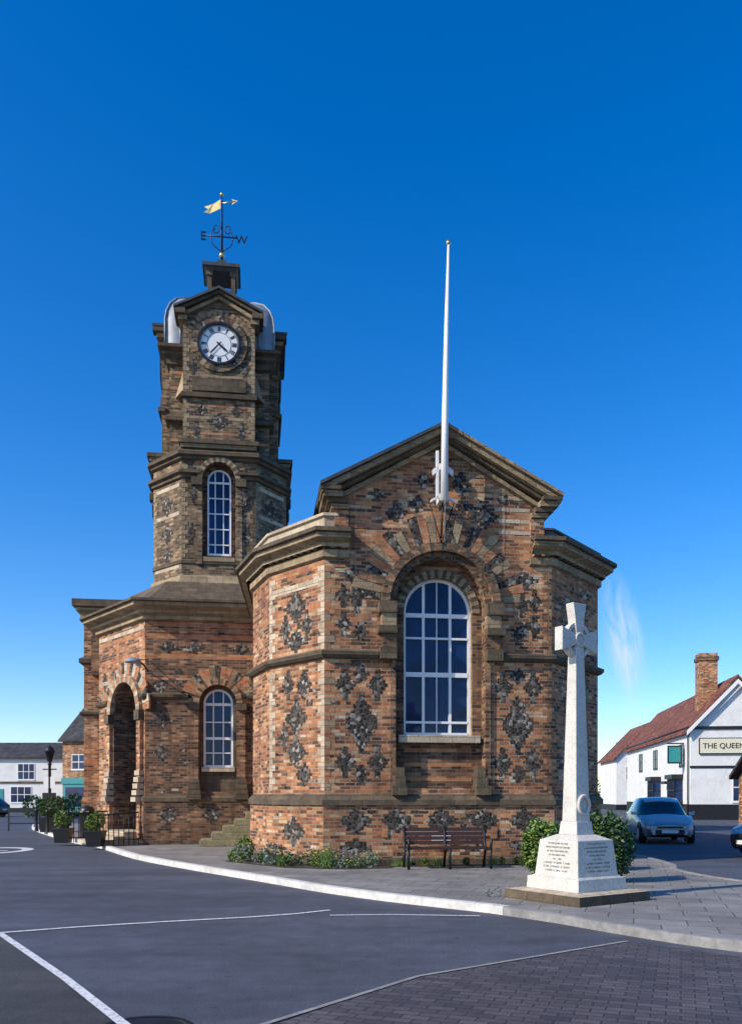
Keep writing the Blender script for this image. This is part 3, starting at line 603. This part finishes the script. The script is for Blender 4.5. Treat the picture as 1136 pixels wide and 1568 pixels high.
stp.build('stone_side_steps',TH,bevel=.02)
es=MB()
for k in range(3): es.box(FE,ec-1.1+.05*k,ec+1.1-.05*k,-.5,1.2-.35*k,.1+.13*k,.1+.13*(k+1),'stonel')
es.build('entrance_steps',TH,bevel=.01)
pq=MB(); pq.box(FF,2.3,2.72,.06,.09,.62,.74,'plate'); pq.box(FF,1.22,1.34,.06,.1,.7,.95,'bricko'); pq.box(FF,3.62,3.74,.06,.1,.66,.92,'bricko'); pq.build('wall_plaques',TH)
for i,s_ in enumerate((ec-1.15,ec+1.15)):
    r=MB()
    for k in range(9): p=FE.p(s_,.1+.16*k,0); r.tube([(p[0],p[1],.1),(p[0],p[1],1.05)],.014,'iron',5)
    r.tube([FE.p(s_,.1,1.08),FE.p(s_,1.4,1.0)],.025,'iron',6); r.tube([FE.p(s_,.1,.25),FE.p(s_,1.4,.25)],.016,'iron',6); r.tube([FE.p(s_,1.4,.1),FE.p(s_,1.4,1.15)],.035,'iron',8)
    r.build('iron_railing')
wl=MB(); wl.tube([FW.p(.1,.05,5.35),FW.p(.0,.3,5.5),FW.p(-.15,.65,5.62)],.025,'iron',6); wl.tube([FW.p(.1,.05,5.7),FW.p(-.1,.5,5.62)],.014,'iron',6)
q=FW.p(-.25,.8,5.55); wl.lathe(q,[(.0,.1),(.12,.07),(.22,-.02),(.24,-.06),(.0,-.05)],'lead',16); wl.build('wall_lamp')
# flagpole
fp=MB(); b0=FF.p(C-.02,.46,7.75); x,y,_=b0
fp.tube([(x,y,7.8),(x+.02,y,9.6),(x+.05,y,11.5),(x+.09,y,13.2)],[.08,.07,.048,.022],'white',14); fp.lathe((x+.09,y,13.24),[(0,-.05),(.05,-.02),(.05,.03),(0,.06)],'gold',10)
fp.box(FF,C-.10,C+.06,.05,.38,7.85,7.99,'white'); fp.box(FF,C-.10,C+.06,.05,.38,8.5,8.62,'white')
fp.rake(FF,C-.28,7.86,C-.02,8.0,.30,.36,.05,'white'); fp.rake(FF,C+.24,7.86,C-.02,8.0,.30,.36,.05,'white')
fp.rake(FF,C-.24,8.5,C-.02,8.66,.30,.36,.12,'white'); fp.rake(FF,C+.2,8.5,C-.02,8.66,.30,.36,.12,'white')
fp.box(FF,C-.17,C-.11,.3,.36,7.9,8.9,'white')
fp.tube([FF.p(C-.02,.3,7.85),FF.p(C-.02,.18,7.1)],.02,'iron',6)
fp.tube([(x+.09,y-.06,13.1),(x+.02,y-.12,9.5),(x,y-.1,6.9)],.006,'white',4); fp.tube([FF.p(C-.3,.2,7.88),FF.p(C-.02,.2,7.0)],.012,'iron',5); fp.tube([FF.p(C+.26,.2,7.88),FF.p(C-.02,.2,7.0)],.012,'iron',5)
fp.build('flagpole')
# ------------------------------------------------------------------ war memorial
MX,MY=2.97,12.3
Wm=group('war_memorial_cross',(MX,MY,.1)); mm=MB()
mm.tap(0,0,.0,.13,.73,.73,.72,.72,'stoned'); mm.tap(0,0,.13,.155,.72,.72,.54,.54,'stonel'); mm.tap(0,0,.15,.33,.50,.50,.49,.49,'marble')
mm.tap(0,0,.33,.35,.45,.45,.43,.43,'marble'); mm.tap(0,0,.345,.86,.415,.415,.365,.365,'marble'); mm.tap(0,0,.86,.93,.35,.35,.20,.20,'marble')
mm.tap(0,0,.93,1.12,.175,.175,.155,.155,'marble'); mm.tap(0,0,1.12,3.45,.145,.135,.088,.08,'marble')
mm.tap(0,0,3.45,3.68,.088,.08,.07,.075,'marble')
mm.tap(0,0,3.68,3.82,.07,.075,.07,.075,'marble'); mm.tap(0,0,3.82,4.05,.07,.075,.095,.075,'marble'); mm.tap(0,0,4.05,4.27,.095,.075,.135,.075,'marble')
for sx in (-1,1):
    mm.hexa([(sx*.06,-.073,3.67),(sx*.36,-.075,3.57),(sx*.36,.075,3.57),(sx*.06,.073,3.67),(sx*.06,-.073,3.81),(sx*.36,-.075,3.91),(sx*.36,.075,3.91),(sx*.06,.073,3.81)],'marble')
for k in range(28):
    t0=2*math.pi*k/28;t1=2*math.pi*(k+1)/28; P=lambda r,t,y:(r*math.cos(t),y,3.74+r*math.sin(t))
    mm.hexa([P(.2,t0,-.055),P(.2,t1,-.055),P(.2,t1,.055),P(.2,t0,.055),P(.26,t0,-.055),P(.26,t1,-.055),P(.26,t1,.055),P(.26,t0,.055)],'marble')
for y in (-.08,.08): 
    mm.tube([(.09*math.cos(t),y,3.74+.09*math.sin(t)) for t in [2*math.pi*k/16 for k in range(17)]],.022,'marble',6,False)
mm.tube([(.11*math.cos(t),-.15,1.36+.13*math.sin(t)) for t in [2*math.pi*k/20 for k in range(21)]],.028,'marble',6,False)
mm.build('cross_and_pedestal',Wm,loc=(MX,MY,.1),rot=math.radians(34),bevel=.008)
names=["TO THE GLORY OF GOD","AND IN MEMORY OF THE MEN","OF THIS TOWN WHO FELL","IN THE GREAT WAR","1914 - 1918","J. ALDOUS   W. BAKER   F. COBB","H. DYE   A. FRANCIS   R. GOOCH","T. HOWE   C. KING   E. LAST"]
for i,nm in enumerate(names):
    for a_,sd in ((34,0),(34-90,1)):
        th=math.radians(a_); z=.90-.055*i; off=.365+(.96-z)/.515*.05+.003
        nx,ny=math.sin(th),-math.cos(th)
        text('inscription_line',nm,Wm,(MX+nx*off,MY+ny*off,z),th,.034,'letter',.001)
# ------------------------------------------------------------------ bench
bn=MB(); Lb=1.66
for k in range(4): bn.bx(-Lb/2,Lb/2,-.40+.11*k,-.30+.11*k,.40,.44,'wood')
for k in range(4): bn.hexa([(-Lb/2,.06+.02*k,.48+.09*k),(Lb/2,.06+.02*k,.48+.09*k),(Lb/2,.09+.02*k,.48+.09*k),(-Lb/2,.09+.02*k,.48+.09*k),(-Lb/2,.075+.02*k,.555+.09*k),(Lb/2,.075+.02*k,.555+.09*k),(Lb/2,.105+.02*k,.555+.09*k),(-Lb/2,.105+.02*k,.555+.09*k)],'wood')
for sx in (-Lb/2-.02,0,Lb/2+.02):
    bn.tube([(sx,-.40,0),(sx,-.36,.25),(sx,-.40,.39),(sx,.02,.38),(sx,.08,.56),(sx,.15,.86)],.03,'iron',6); bn.tube([(sx,.02,.38),(sx,.1,.2),(sx,.16,0)],.03,'iron',6)
    if sx: bn.tube([(sx,-.40,.39),(sx,-.42,.6),(sx,-.2,.63),(sx,.1,.62)],.026,'iron',6)
p=FF.p(2.44,.8,.1); bn.build('park_bench',loc=p,rot=FF.ang)
# ------------------------------------------------------------------ vegetation
def leaves(mb,c,r,n,m,size=.05,lump=.25,zmin=.02):
    sd=[(U(-1,1),U(-1,1),U(-1,1)) for _ in range(9)]
    for _ in range(n):
        while True:
            d=Vector((U(-1,1),U(-1,1),U(-1,1)))
            if .05<d.length<1: break
        d.normalize(); rr=1-lump*.5+lump*max(d.dot(Vector(q).normalized()) for q in sd)*.9-lump*.5
        rr*= (U(.55,1)**.5)*U(.9,1.06)
        p=Vector((c[0]+d.x*r[0]*rr,c[1]+d.y*r[1]*rr,c[2]+d.z*r[2]*rr))
        if p.z<zmin: continue
        a=Vector((U(-1,1),U(-1,1),U(-1,1))).normalized(); b=a.orthogonal().normalized(); s_=size*U(.5,1.3)
        mb.face([p-a*s_,p+b*s_*.45,p+a*s_,p-b*s_*.45],m)
def blades(mb,c,r,n,m,h=.25,tip=None):
    for _ in range(n):
        t=U(0,6.28);q=math.sqrt(R())*r; x=c[0]+q*math.cos(t);y=c[1]+q*math.sin(t); hh=h*U(.6,1.2); lx,ly=U(-.4,.4)*hh,U(-.4,.4)*hh; w_=.008
        mb.face([(x-w_,y,c[2]),(x+w_,y,c[2]),(x+lx+w_*.3,y+ly,c[2]+hh),(x+lx-w_*.3,y+ly,c[2]+hh)],m)
        if tip and R()<.12:
            X,Y,Z=x+lx,y+ly,c[2]+hh; k=.022
            mb.face([(X-k,Y,Z),(X,Y-k,Z-.005),(X+k,Y,Z),(X,Y,Z+k)],tip); mb.face([(X,Y-k,Z),(X+k*.7,Y,Z-k),(X,Y+k,Z+.005)],tip)
def shrub(name,loc,r,n=2600,m='leaf',size=.045):
    s_=MB()
    for k in range(7):
        t=k*.9; s_.tube([(0,0,0),(math.cos(t)*r[0]*.3,math.sin(t)*r[1]*.3,r[2]*.9),(math.cos(t)*r[0]*.6,math.sin(t)*r[1]*.6,r[2]*1.5)],[.02,.012,.005],'bark',5)
    leaves(s_,(0,0,r[2]),r,n,m,size,.45); leaves(s_,(0,0,r[2]),(r[0]*.7,r[1]*.7,r[2]*.8),n//3,'leaf',size)
    for k in range(6):
        t=U(0,6.28); leaves(s_,(math.cos(t)*r[0]*.65,math.sin(t)*r[1]*.65,r[2]*U(1.1,1.8)),(r[0]*.3,r[1]*.3,r[2]*.35),n//14,m,size)
    s_.build(name,loc=loc)
shrub('shrub',(4.15,14.6,.1),(.42,.42,.62),m='leaf'); shrub('shrub',(3.0,14.8,.1),(.4,.4,.56),m='leafy'); shrub('shrub',(4.7,17.0,.1),(.4,.4,.35),1200)
fb=MB()
P0=[FL.p(-.8,.55,.1),FL.p(LL*.3,.5,.1),FL.p(LL*.9,.55,.1),FF.p(.3,.6,.1),FF.p(1.1,.5,.1)]
def bed(a,b,w_,n,big=1,fl_=True):
    for _ in range(n):
        t=R(); x=a[0]+(b[0]-a[0])*t+U(-w_,w_)*.5;y=a[1]+(b[1]-a[1])*t+U(-w_,w_)*.5; k=R()
        if k<.3: blades(fb,(x,y,.1),.1,40,'leafy',U(.15,.36)*big,'yel' if fl_ else None)
        elif k<.55: leaves(fb,(x,y,.2),(.15*big,.15*big,.18*big),110,'leafy',.032,.5,zmin=.1)
        elif k<.8: leaves(fb,(x,y,.26),(.18*big,.18*big,.26*big),170,'lav',.022,.5,zmin=.1)
        else: leaves(fb,(x,y,.2),(.18*big,.18*big,.2*big),130,'leaf',.035,.5,zmin=.1)
bed(P0[0],P0[2],.6,22,1.15); bed(P0[2],P0[3],.6,12,1.2); bed(P0[3],P0[4],.5,10,.9); bed(FF.p(1.2,.3,0),FF.p(4.8,.3,0),.25,16,.5,False)
leaves(fb,(*FL.p(-.1,.6,0)[:2],.35),(.22,.22,.38),500,'leafy',.045,.5,zmin=.1)
leaves(fb,(*FL.p(1.1,.7,0)[:2],.35),(.26,.26,.32),600,'lav',.03,.5,zmin=.1)
fb.build('flower_bed')
bs=MB(); bs.face([FL.p(-.5,.12,.112),FL.p(-.5,.9,.112),FL.p(LL*.9,.95,.112),FF.p(.3,.95,.112),FF.p(1.3,.8,.112),FF.p(1.4,.5,.112),FF.p(LF,.45,.112),FF.p(LF,.1,.112),FF.p(0,.1,.112)],'soil'); bs.build('planting_bed_soil')
gk=MB()
for x,y in ((1.75,12.5),(1.9,12.7),(2.1,12.9)): leaves(gk,(x,y,.15),(.07,.07,.08),50,'lav',.02,zmin=.1)
gk.build('low_ground_plants')
for sx,dd in ((1.25,1.5),(-1.3,1.5)):
    q=FE.p(ec+sx,dd,.1); pm=MB(); pm.tap(0,0,0,.42,.2,.2,.25,.25,'black'); pm.tap(0,0,.42,.46,.27,.27,.27,.27,'black')
    leaves(pm,(0,0,.72),(.34,.34,.34),1000,'leafy',.04,.5,zmin=.4); pm.build('planter_with_shrub',loc=q)
pm=MB(); pm.tap(0,0,0,.6,.35,.35,.4,.4,'black'); leaves(pm,(0,0,1.0),(.6,.6,.5),1400,'leaf',.06,.5,zmin=.5); pm.build('planter_with_shrub',loc=(-13.0,34.6,.1))
# ------------------------------------------------------------------ street furniture left
lp=MB(); lp.lathe((0,0,0),[(.18,0),(.18,.3),(.12,.4),(.1,1.0),(.07,1.1),(.06,2.9),(.1,2.95),(.04,3.05)],'black',12)
lp.bx(-.3,.3,-.02,.02,2.7,2.75,'black'); lp.lathe((0,0,3.05),[(.1,0),(.21,.42),(.25,.45),(.14,.62),(.03,.7),(0,.78)],'iron',6); lp.bx(-.25,.25,-.05,-.03,1.9,2.4,'plate'); lp.bx(-.3,.3,-.06,-.05,1.2,1.7,'black')
lp.build('street_lamp',loc=(-14.0,37,0))
def bin_(loc):
    b=MB(); b.lathe((0,0,0),[(.24,0),(.25,.05),(.25,.85),(.27,.87),(.27,.95),(.22,1.08),(0,1.15)],'black',14); b.box(W0,-.15,.15,.24,.262,.88,.94,'gold'); b.build('litter_bin',loc=loc)
bin_((-9.9,29.6,.1)); bin_((-10.9,33.5,.1))
for x,y in ((-15.6,39.5),(-14.3,36.3),(-12.8,33.6)):
    b=MB(); b.lathe((0,0,0),[(.09,0),(.08,.1),(.06,.2),(.055,.85),(.08,.88),(.06,.95),(0,1.0)],'black',12); b.build('bollard',loc=(x,y,0.05))
an=MB(); an.bx(-.7,.7,-.02,.02,.8,1.0,'black'); an.bx(-.7,-.64,-.02,.02,0,.8,'black'); an.bx(.64,.7,-.02,.02,0,.8,'black'); an.bx(-.64,.64,-.015,.015,.3,.36,'black'); an.build('pedestrian_barrier',loc=(-14.9,36.5,.05))
# ------------------------------------------------------------------ vehicles
def car(name,loc,rot,paint):
    c=MB()
    S=[(-2.02,.62,.35,.72,.74,.55),(-1.97,.78,.24,.88,.92,.66),(-1.75,.84,.2,.95,1.12,.60),(-1.35,.86,.2,.95,1.42,.58),(-.9,.87,.2,.94,1.5,.6),(0,.87,.2,.93,1.53,.61),(.45,.87,.2,.92,1.46,.58),(.62,.87,.2,.92,1.38,.56),(1.22,.86,.2,.93,.96,.62),(1.55,.84,.2,.86,.88,.6),(1.88,.76,.22,.74,.76,.55),(2.02,.6,.3,.6,.62,.45)]
    rows=[]
    for x,w_,zb,zl,zr,wr in S:
        h=[(0,zb),(w_*.88,zb),(w_*.97,zb+.12),(w_,zb+(zl-zb)*.55),(w_*.96,zl),(wr,zr-.03),(wr*.5,zr),(0,zr+.012)]
        rows.append([(x,-y,z) for y,z in h[::-1]]+[(x,y,z) for y,z in h[1:]])
    nh=len(rows[0])
    for i in range(len(rows)-1):
        for k in range(nh-1):
            seg=k if k<7 else nh-2-k
            m=paint
            if seg==2 and 2<=i<=7: m='cglass'
            if seg in(0,1) and i in(2,7): m='cglass'
            if seg>=6: m='black'
            c.face([rows[i][k],rows[i][k+1],rows[i+1][k+1],rows[i+1][k]],m,True)
    c.face(rows[0],paint); c.face(rows[-1][::-1],paint)
    for x in (-1.25,1.28):
        for sy in (-1,1):
            y0,y1=sy*.68,sy*.885
            c.tube([(x,y0,.31),(x,y1,.31)],.31,'rubber',22); c.tube([(x,y1*.99,.31),(x,y1+sy*.012,.31)],.2,'silver',12)
            c.tube([(x,sy*.66,.34),(x,sy*.872,.34)],.37,'black',22)
    for sy in (-1,1):
        c.hexa([(1.9,sy*.45,.58),(1.99,sy*.5,.56),(1.84,sy*.74,.6),(1.8,sy*.7,.6),(1.86,sy*.45,.72),(1.93,sy*.5,.70),(1.72,sy*.78,.76),(1.7,sy*.7,.76)],'plate')
        c.hexa([(-1.93,sy*.6,.7),(-2.0,sy*.6,.7),(-1.93,sy*.79,.7),(-1.85,sy*.79,.7),(-1.93,sy*.6,.92),(-1.98,sy*.6,.92),(-1.88,sy*.8,.92),(-1.8,sy*.8,.92)],'red')
        c.hexa([(.75,sy*.86,.92),(.85,sy*.86,.92),(.85,sy*1.03,.94),(.78,sy*1.03,.94),(.75,sy*.86,1.02),(.85,sy*.86,1.02),(.85,sy*1.03,1.05),(.78,sy*1.03,1.05)],paint)
    c.bx(1.98,2.045,-.45,.45,.30,.47,'black'); c.bx(1.99,2.05,-.40,.40,.52,.58,'black'); c.bx(2.045,2.06,-.26,.26,.36,.46,'plate'); c.bx(-2.05,-2.0,-.26,.26,.5,.61,'plate')
    c.build(name,loc=loc,rot=rot)
car('parked_car',(10.0,29.6,0),math.radians(-98),'silver'); car('parked_car',(11.35,21.6,0),math.radians(188),'navy'); car('parked_car',(-28.6,62,0),math.radians(170),'navy')
# ------------------------------------------------------------------ neighbouring buildings
def rwin(mb,fr,s0,s1,z0,z1,nx=2,nz=2,d=0,fm='white'):
    mb.box(fr,s0-.06,s1+.06,d,d+.06,z0-.1,z0,fm); mb.box(fr,s0,s1,d-.05,d+.02,z0,z1,'glass')
    for k in range(nx+1): x=s0+(s1-s0)*k/nx; mb.box(fr,x-.03,x+.03,d+.021,d+.045,z0,z1,fm)
    for k in range(nz+1): z=z0+(z1-z0)*k/nz; mb.box(fr,s0,s1,d+.022,d+.05,z-.03,z+.03,fm)
def house(name,fr,W_,D_,ev,rg,ridge='s',wall='render',roof='slate',plinth=None,extra=None):
    g_=group(name,fr.p(W_/2,-D_/2,0)); h=MB()
    for (a,b),(c_,d_) in (((0,0),(W_,0)),((W_,0),(W_,-D_)),((W_,-D_),(0,-D_)),((0,-D_),(0,0))): h.face([fr.p(a,b,0),fr.p(c_,d_,0),fr.p(c_,d_,ev),fr.p(a,b,ev)],wall)
    if ridge=='s':
        for a in (0,W_): h.face([fr.p(a,0,ev),fr.p(a,-D_/2,rg),fr.p(a,-D_,ev)],wall)
    else:
        for b in (0,-D_): h.face([fr.p(0,b,ev),fr.p(W_/2,b,rg),fr.p(W_,b,ev)],wall)
    if plinth: h.box(fr,-.03,W_+.03,-D_-.03,.03,0,plinth,'black')
    h.build('walls',g_)
    r=MB(); o=.3; 
    if ridge=='s':
        sl=(rg-ev)/(D_/2)
        r.hexa([fr.p(-o,o,ev-sl*o),fr.p(W_+o,o,ev-sl*o),fr.p(W_+o,-D_/2,rg),fr.p(-o,-D_/2,rg),fr.p(-o,o,ev-sl*o+.15),fr.p(W_+o,o,ev-sl*o+.15),fr.p(W_+o,-D_/2,rg+.15),fr.p(-o,-D_/2,rg+.15)],roof)
        r.hexa([fr.p(-o,-D_-o,ev-sl*o),fr.p(W_+o,-D_-o,ev-sl*o),fr.p(W_+o,-D_/2,rg),fr.p(-o,-D_/2,rg),fr.p(-o,-D_-o,ev-sl*o+.15),fr.p(W_+o,-D_-o,ev-sl*o+.15),fr.p(W_+o,-D_/2,rg+.15),fr.p(-o,-D_/2,rg+.15)],roof)
    else:
        sl=(rg-ev)/(W_/2)
        for e0 in (-o,W_+o): r.hexa([fr.p(e0,o,ev-sl*o),fr.p(W_/2,o,rg),fr.p(W_/2,-D_-o,rg),fr.p(e0,-D_-o,ev-sl*o),fr.p(e0,o,ev-sl*o+.15),fr.p(W_/2,o,rg+.15),fr.p(W_/2,-D_-o,rg+.15),fr.p(e0,-D_-o,ev-sl*o+.15)],roof)
    r.build('roof',g_)
    e=MB(); 
    if extra: extra(e,g_)
    if e.f: e.build('windows_and_details',g_)
    return g_
def chim(e,fr,s_,d_,z0,z1,w_=.6,l_=1.1,pots=True):
    e.box(fr,s_-w_,s_+w_,d_-l_/2,d_+l_/2,z0,z1-.5,'brick'); e.box(fr,s_-w_-.08,s_+w_+.08,d_-l_/2-.08,d_+l_/2+.08,z1-.5,z1-.25,'brickd'); e.box(fr,s_-w_,s_+w_,d_-l_/2,d_+l_/2,z1-.25,z1,'brick')
    if pots:
        for k in (-.3,.3): q=fr.p(s_+k,d_,z1); e.lathe(q,[(.14,0),(.12,.2),(.15,.25),(.1,.25)],'tile',10)
PF=Fr(20.7,55,.99,-.14)
PS=Fr(20.7+3.6,55+25.7,-3.6,-25.7)
def pub(e,g_):
    for a,b in ((-.3,2.85),(6.0,2.85)): e.rake(PF,a,5.75,b,9.05,.3,.36,.3,'white')
    e.box(PF,-.1,5.8,.0,.08,5.85,6.05,'black'); e.box(PF,-.05,5.75,.0,.05,3.35,3.5,'black')
    e.box(PF,.5,4.6,.02,.12,4.25,5.3,'black'); e.box(PF,.56,4.54,.12,.14,4.31,5.24,'cream')
    text('pub_sign_lettering','THE QUEENS HEAD',g_,PF.p(.72,.15,4.62),PF.ang,.48,'black',.01,'LEFT')
    rwin(e,PF,2.6,4.4,1.2,3.0,3,2,.0)
    LS=25.95
    rwin(e,PS,LS-3.2,LS-1.9,3.6,5.0,2,2,fm='black'); rwin(e,PS,LS-12.5,LS-11.0,3.7,5.1,2,2,fm='black'); rwin(e,PS,LS-19,LS-17.6,3.7,5.1,2,2,fm='black')
    for a in (LS-4.4,LS-11.9): 
        e.box(PS,a,a+2.2,.0,.6,.9,1.2,'black'); e.box(PS,a+.05,a+2.15,.0,.55,1.2,2.7,'glass'); e.box(PS,a-.1,a+2.3,.0,.75,2.7,3.0,'black')
        for k in range(5): e.box(PS,a+.05+k*.525-.04,a+.05+k*.525+.04,.56,.6,1.2,2.7,'black')
        e.box(PS,a,a+2.2,.0,.6,1.9,1.97,'black')
    e.box(PS,LS-7,LS-6,.0,.05,.1,2.3,'black'); e.box(PS,LS-15,LS-14,.0,.05,.1,2.3,'black'); e.box(PS,LS-7.3,LS-5.7,.0,.5,2.4,2.6,'black')
    e.box(PS,LS-1.5,LS-1.4,.1,1.2,5.0,5.08,'black'); e.box(PS,LS-1.52,LS-1.42,.25,1.15,3.7,4.9,'black'); e.box(PS,LS-1.41,LS-1.40,.33,1.07,3.8,4.8,'teal')
    e.tube([PS.p(0,.1,6.0),PS.p(LS,.1,6.0)],.07,'black',6); e.tube([PS.p(LS-.3,.1,6),PS.p(LS-.3,.1,0)],.05,'black',6)
    chim(e,PF,1.7,-3.0,7.2,11.2,.6,1.1,False)
house('public_house',PF,5.7,25.9,5.95,9.2,'d','render','tile',1.0,pub)
HF=Fr(26.0,90,.99,-.1)
def h2(e,g_): rwin(e,HF,1.0,2.4,3.2,4.6); rwin(e,HF,3.6,5.2,1,2.4,3,2); e.box(HF,2.6,3.3,0,.05,0,2.2,'black'); chim(e,HF,4,-2,6.6,9,.5)
house('rendered_house',HF,7,10,5.6,9.2,'d','render','tile',.6,h2)
HG=Fr(33,110,.99,-.1); house('brick_house',HG,9,10,5.4,8.6,'s','brick','tile')
BH=Fr(14.75,31,1,-.1)
def hb(e,g_): rwin(e,BH,1.2,2.6,.9,2.1); 
house('brick_shop',BH,6,4,2.4,3.4,'s','brick','slate',None,hb)
LFm=Fr(-56,82,1,-.03)
def l1(e,g_):
    for s_ in (4,9,14,18.6,23): rwin(e,LFm,s_-.8,s_+.8,3.1,4.6,3,2,fm='white')
    for s_ in (4,9.5,17.6,22.5): rwin(e,LFm,s_-1.0,s_+1.0,.9,2.4,3,2)
    e.box(LFm,12,13.1,0,.05,0,2.2,'black'); e.box(LFm,19.8,20.8,0,.05,0,2.2,'teal'); e.box(LFm,-.1,27.6,0,.1,2.75,2.9,'stoned'); chim(e,LFm,8,-3,6,8.4)
house('white_rendered_terrace',LFm,27.3,7,5.2,6.7,'s','render','slate',None,l1)
GFm=Fr(-27.6,76,.96,-.28)
def l2(e,g_):
    e.box(GFm,.3,4.6,.0,.4,.1,3.0,'teal'); e.box(GFm,.6,4.3,.41,.44,.6,2.3,'glass'); e.box(GFm,.2,4.7,.0,.5,2.6,3.1,'teal'); rwin(e,GFm,1,2.4,3.9,5.2); rwin(e,GFm,3.1,4.4,3.9,5.2)
house('brick_shop',GFm,9,8,6.6,10,'s','brick','slate',None,l2)
hd=MB()
for k in range(4): leaves(hd,(-23+k*.9,58+U(-.4,.4),.8),(.9,.6,U(.7,1.0)),420,'leaf',.13,.5,zmin=0)
hd.build('hedge')
tl=MB()
for k in range(70):
    x=-230+k*6.6+U(-2,2); leaves(tl,(x,190+U(-8,8),2.5),(5,3,U(2.5,4.2)),150,'leaf',.7,zmin=0)
tl.build('distant_tree_line')
# ------------------------------------------------------------------ light, sky, camera
EL=34; AZ=29
sd=bpy.data.lights.new('sun','SUN'); sd.energy=5.0; sd.angle=math.radians(.5); sd.color=(1,.90,.76)
so=bpy.data.objects.new('sun',sd); sc.collection.objects.link(so)
tv=Vector((math.cos(math.radians(AZ))*math.cos(math.radians(EL)),math.sin(math.radians(AZ))*math.cos(math.radians(EL)),-math.sin(math.radians(EL))))
so.rotation_euler=tv.to_track_quat('-Z','Y').to_euler(); so.location=(-20,-5,30)
w_=bpy.data.worlds.new('World'); sc.world=w_; w_.use_nodes=True; nt=w_.node_tree; bg=nt.nodes['Background']; bg.inputs['Strength'].default_value=.15
sk=nt.nodes.new('ShaderNodeTexSky'); sk.sky_type='NISHITA'; sk.sun_disc=False; sk.sun_elevation=math.radians(EL); sk.sun_rotation=math.radians(270-AZ); sk.air_density=1.0; sk.dust_density=.5; sk.ozone_density=4
hs=nt.nodes.new('ShaderNodeHueSaturation'); hs.inputs['Saturation'].default_value=1.38; hs.inputs['Value'].default_value=1.38; hs.inputs['Hue'].default_value=.509; nt.links.new(sk.outputs[0],hs.inputs['Color'])
tcn=nt.nodes.new('ShaderNodeTexCoord')
def wnode(t,**k):
    x=nt.nodes.new(t)
    for a,b in k.items(): setattr(x,a,b)
    return x
sub=wnode('ShaderNodeVectorMath',operation='SUBTRACT'); d0=Vector((.298,1,.18)).normalized(); sub.inputs[1].default_value=d0; nt.links.new(tcn.outputs['Generated'],sub.inputs[0])
m1=wnode('ShaderNodeMapping'); m1.inputs['Rotation'].default_value=(0,.22,0); nt.links.new(sub.outputs[0],m1.inputs[0])
mp=wnode('ShaderNodeMapping'); mp.inputs['Scale'].default_value=(40,4,11); nt.links.new(m1.outputs[0],mp.inputs[0])
le=wnode('ShaderNodeVectorMath',operation='LENGTH'); nt.links.new(mp.outputs[0],le.inputs[0])
mr=wnode('ShaderNodeMapRange'); mr.interpolation_type='SMOOTHSTEP'; mr.inputs[1].default_value=1; mr.inputs[2].default_value=0; nt.links.new(le.outputs['Value'],mr.inputs[0])
m3=wnode('ShaderNodeMapping'); m3.inputs['Scale'].default_value=(90,20,22); nt.links.new(m1.outputs[0],m3.inputs[0])
nz=wnode('ShaderNodeTexNoise'); nz.inputs['Scale'].default_value=1; nz.inputs['Detail'].default_value=6; nz.inputs['Distortion'].default_value=.6; nt.links.new(m3.outputs[0],nz.inputs['Vector'])
nr=wnode('ShaderNodeMapRange'); nr.inputs[1].default_value=.32; nr.inputs[2].default_value=.68; nr.inputs[4].default_value=.95; nt.links.new(nz.outputs['Fac'],nr.inputs[0])
mu=wnode('ShaderNodeMath',operation='MULTIPLY'); nt.links.new(mr.outputs[0],mu.inputs[0]); nt.links.new(nr.outputs[0],mu.inputs[1])
mx=wnode('ShaderNodeMix',data_type='RGBA'); nt.links.new(mu.outputs[0],mx.inputs[0]); nt.links.new(hs.outputs[0],mx.inputs[6]); mx.inputs[7].default_value=(5,5.6,6.2,1)
nt.links.new(mx.outputs[2],bg.inputs['Color'])
cd=bpy.data.cameras.new('camera'); co=bpy.data.objects.new('camera',cd); sc.collection.objects.link(co); sc.camera=co
co.location=(0,0,1.6); co.rotation_euler=(math.pi/2,0,0); cd.sensor_fit='HORIZONTAL'; cd.sensor_width=36; cd.lens=1300/1136*36; cd.shift_y=434/1136; cd.clip_end=4000; cd.clip_start=.1
sc.view_settings.view_transform='Standard'; sc.view_settings.look='None'; sc.view_settings.exposure=0
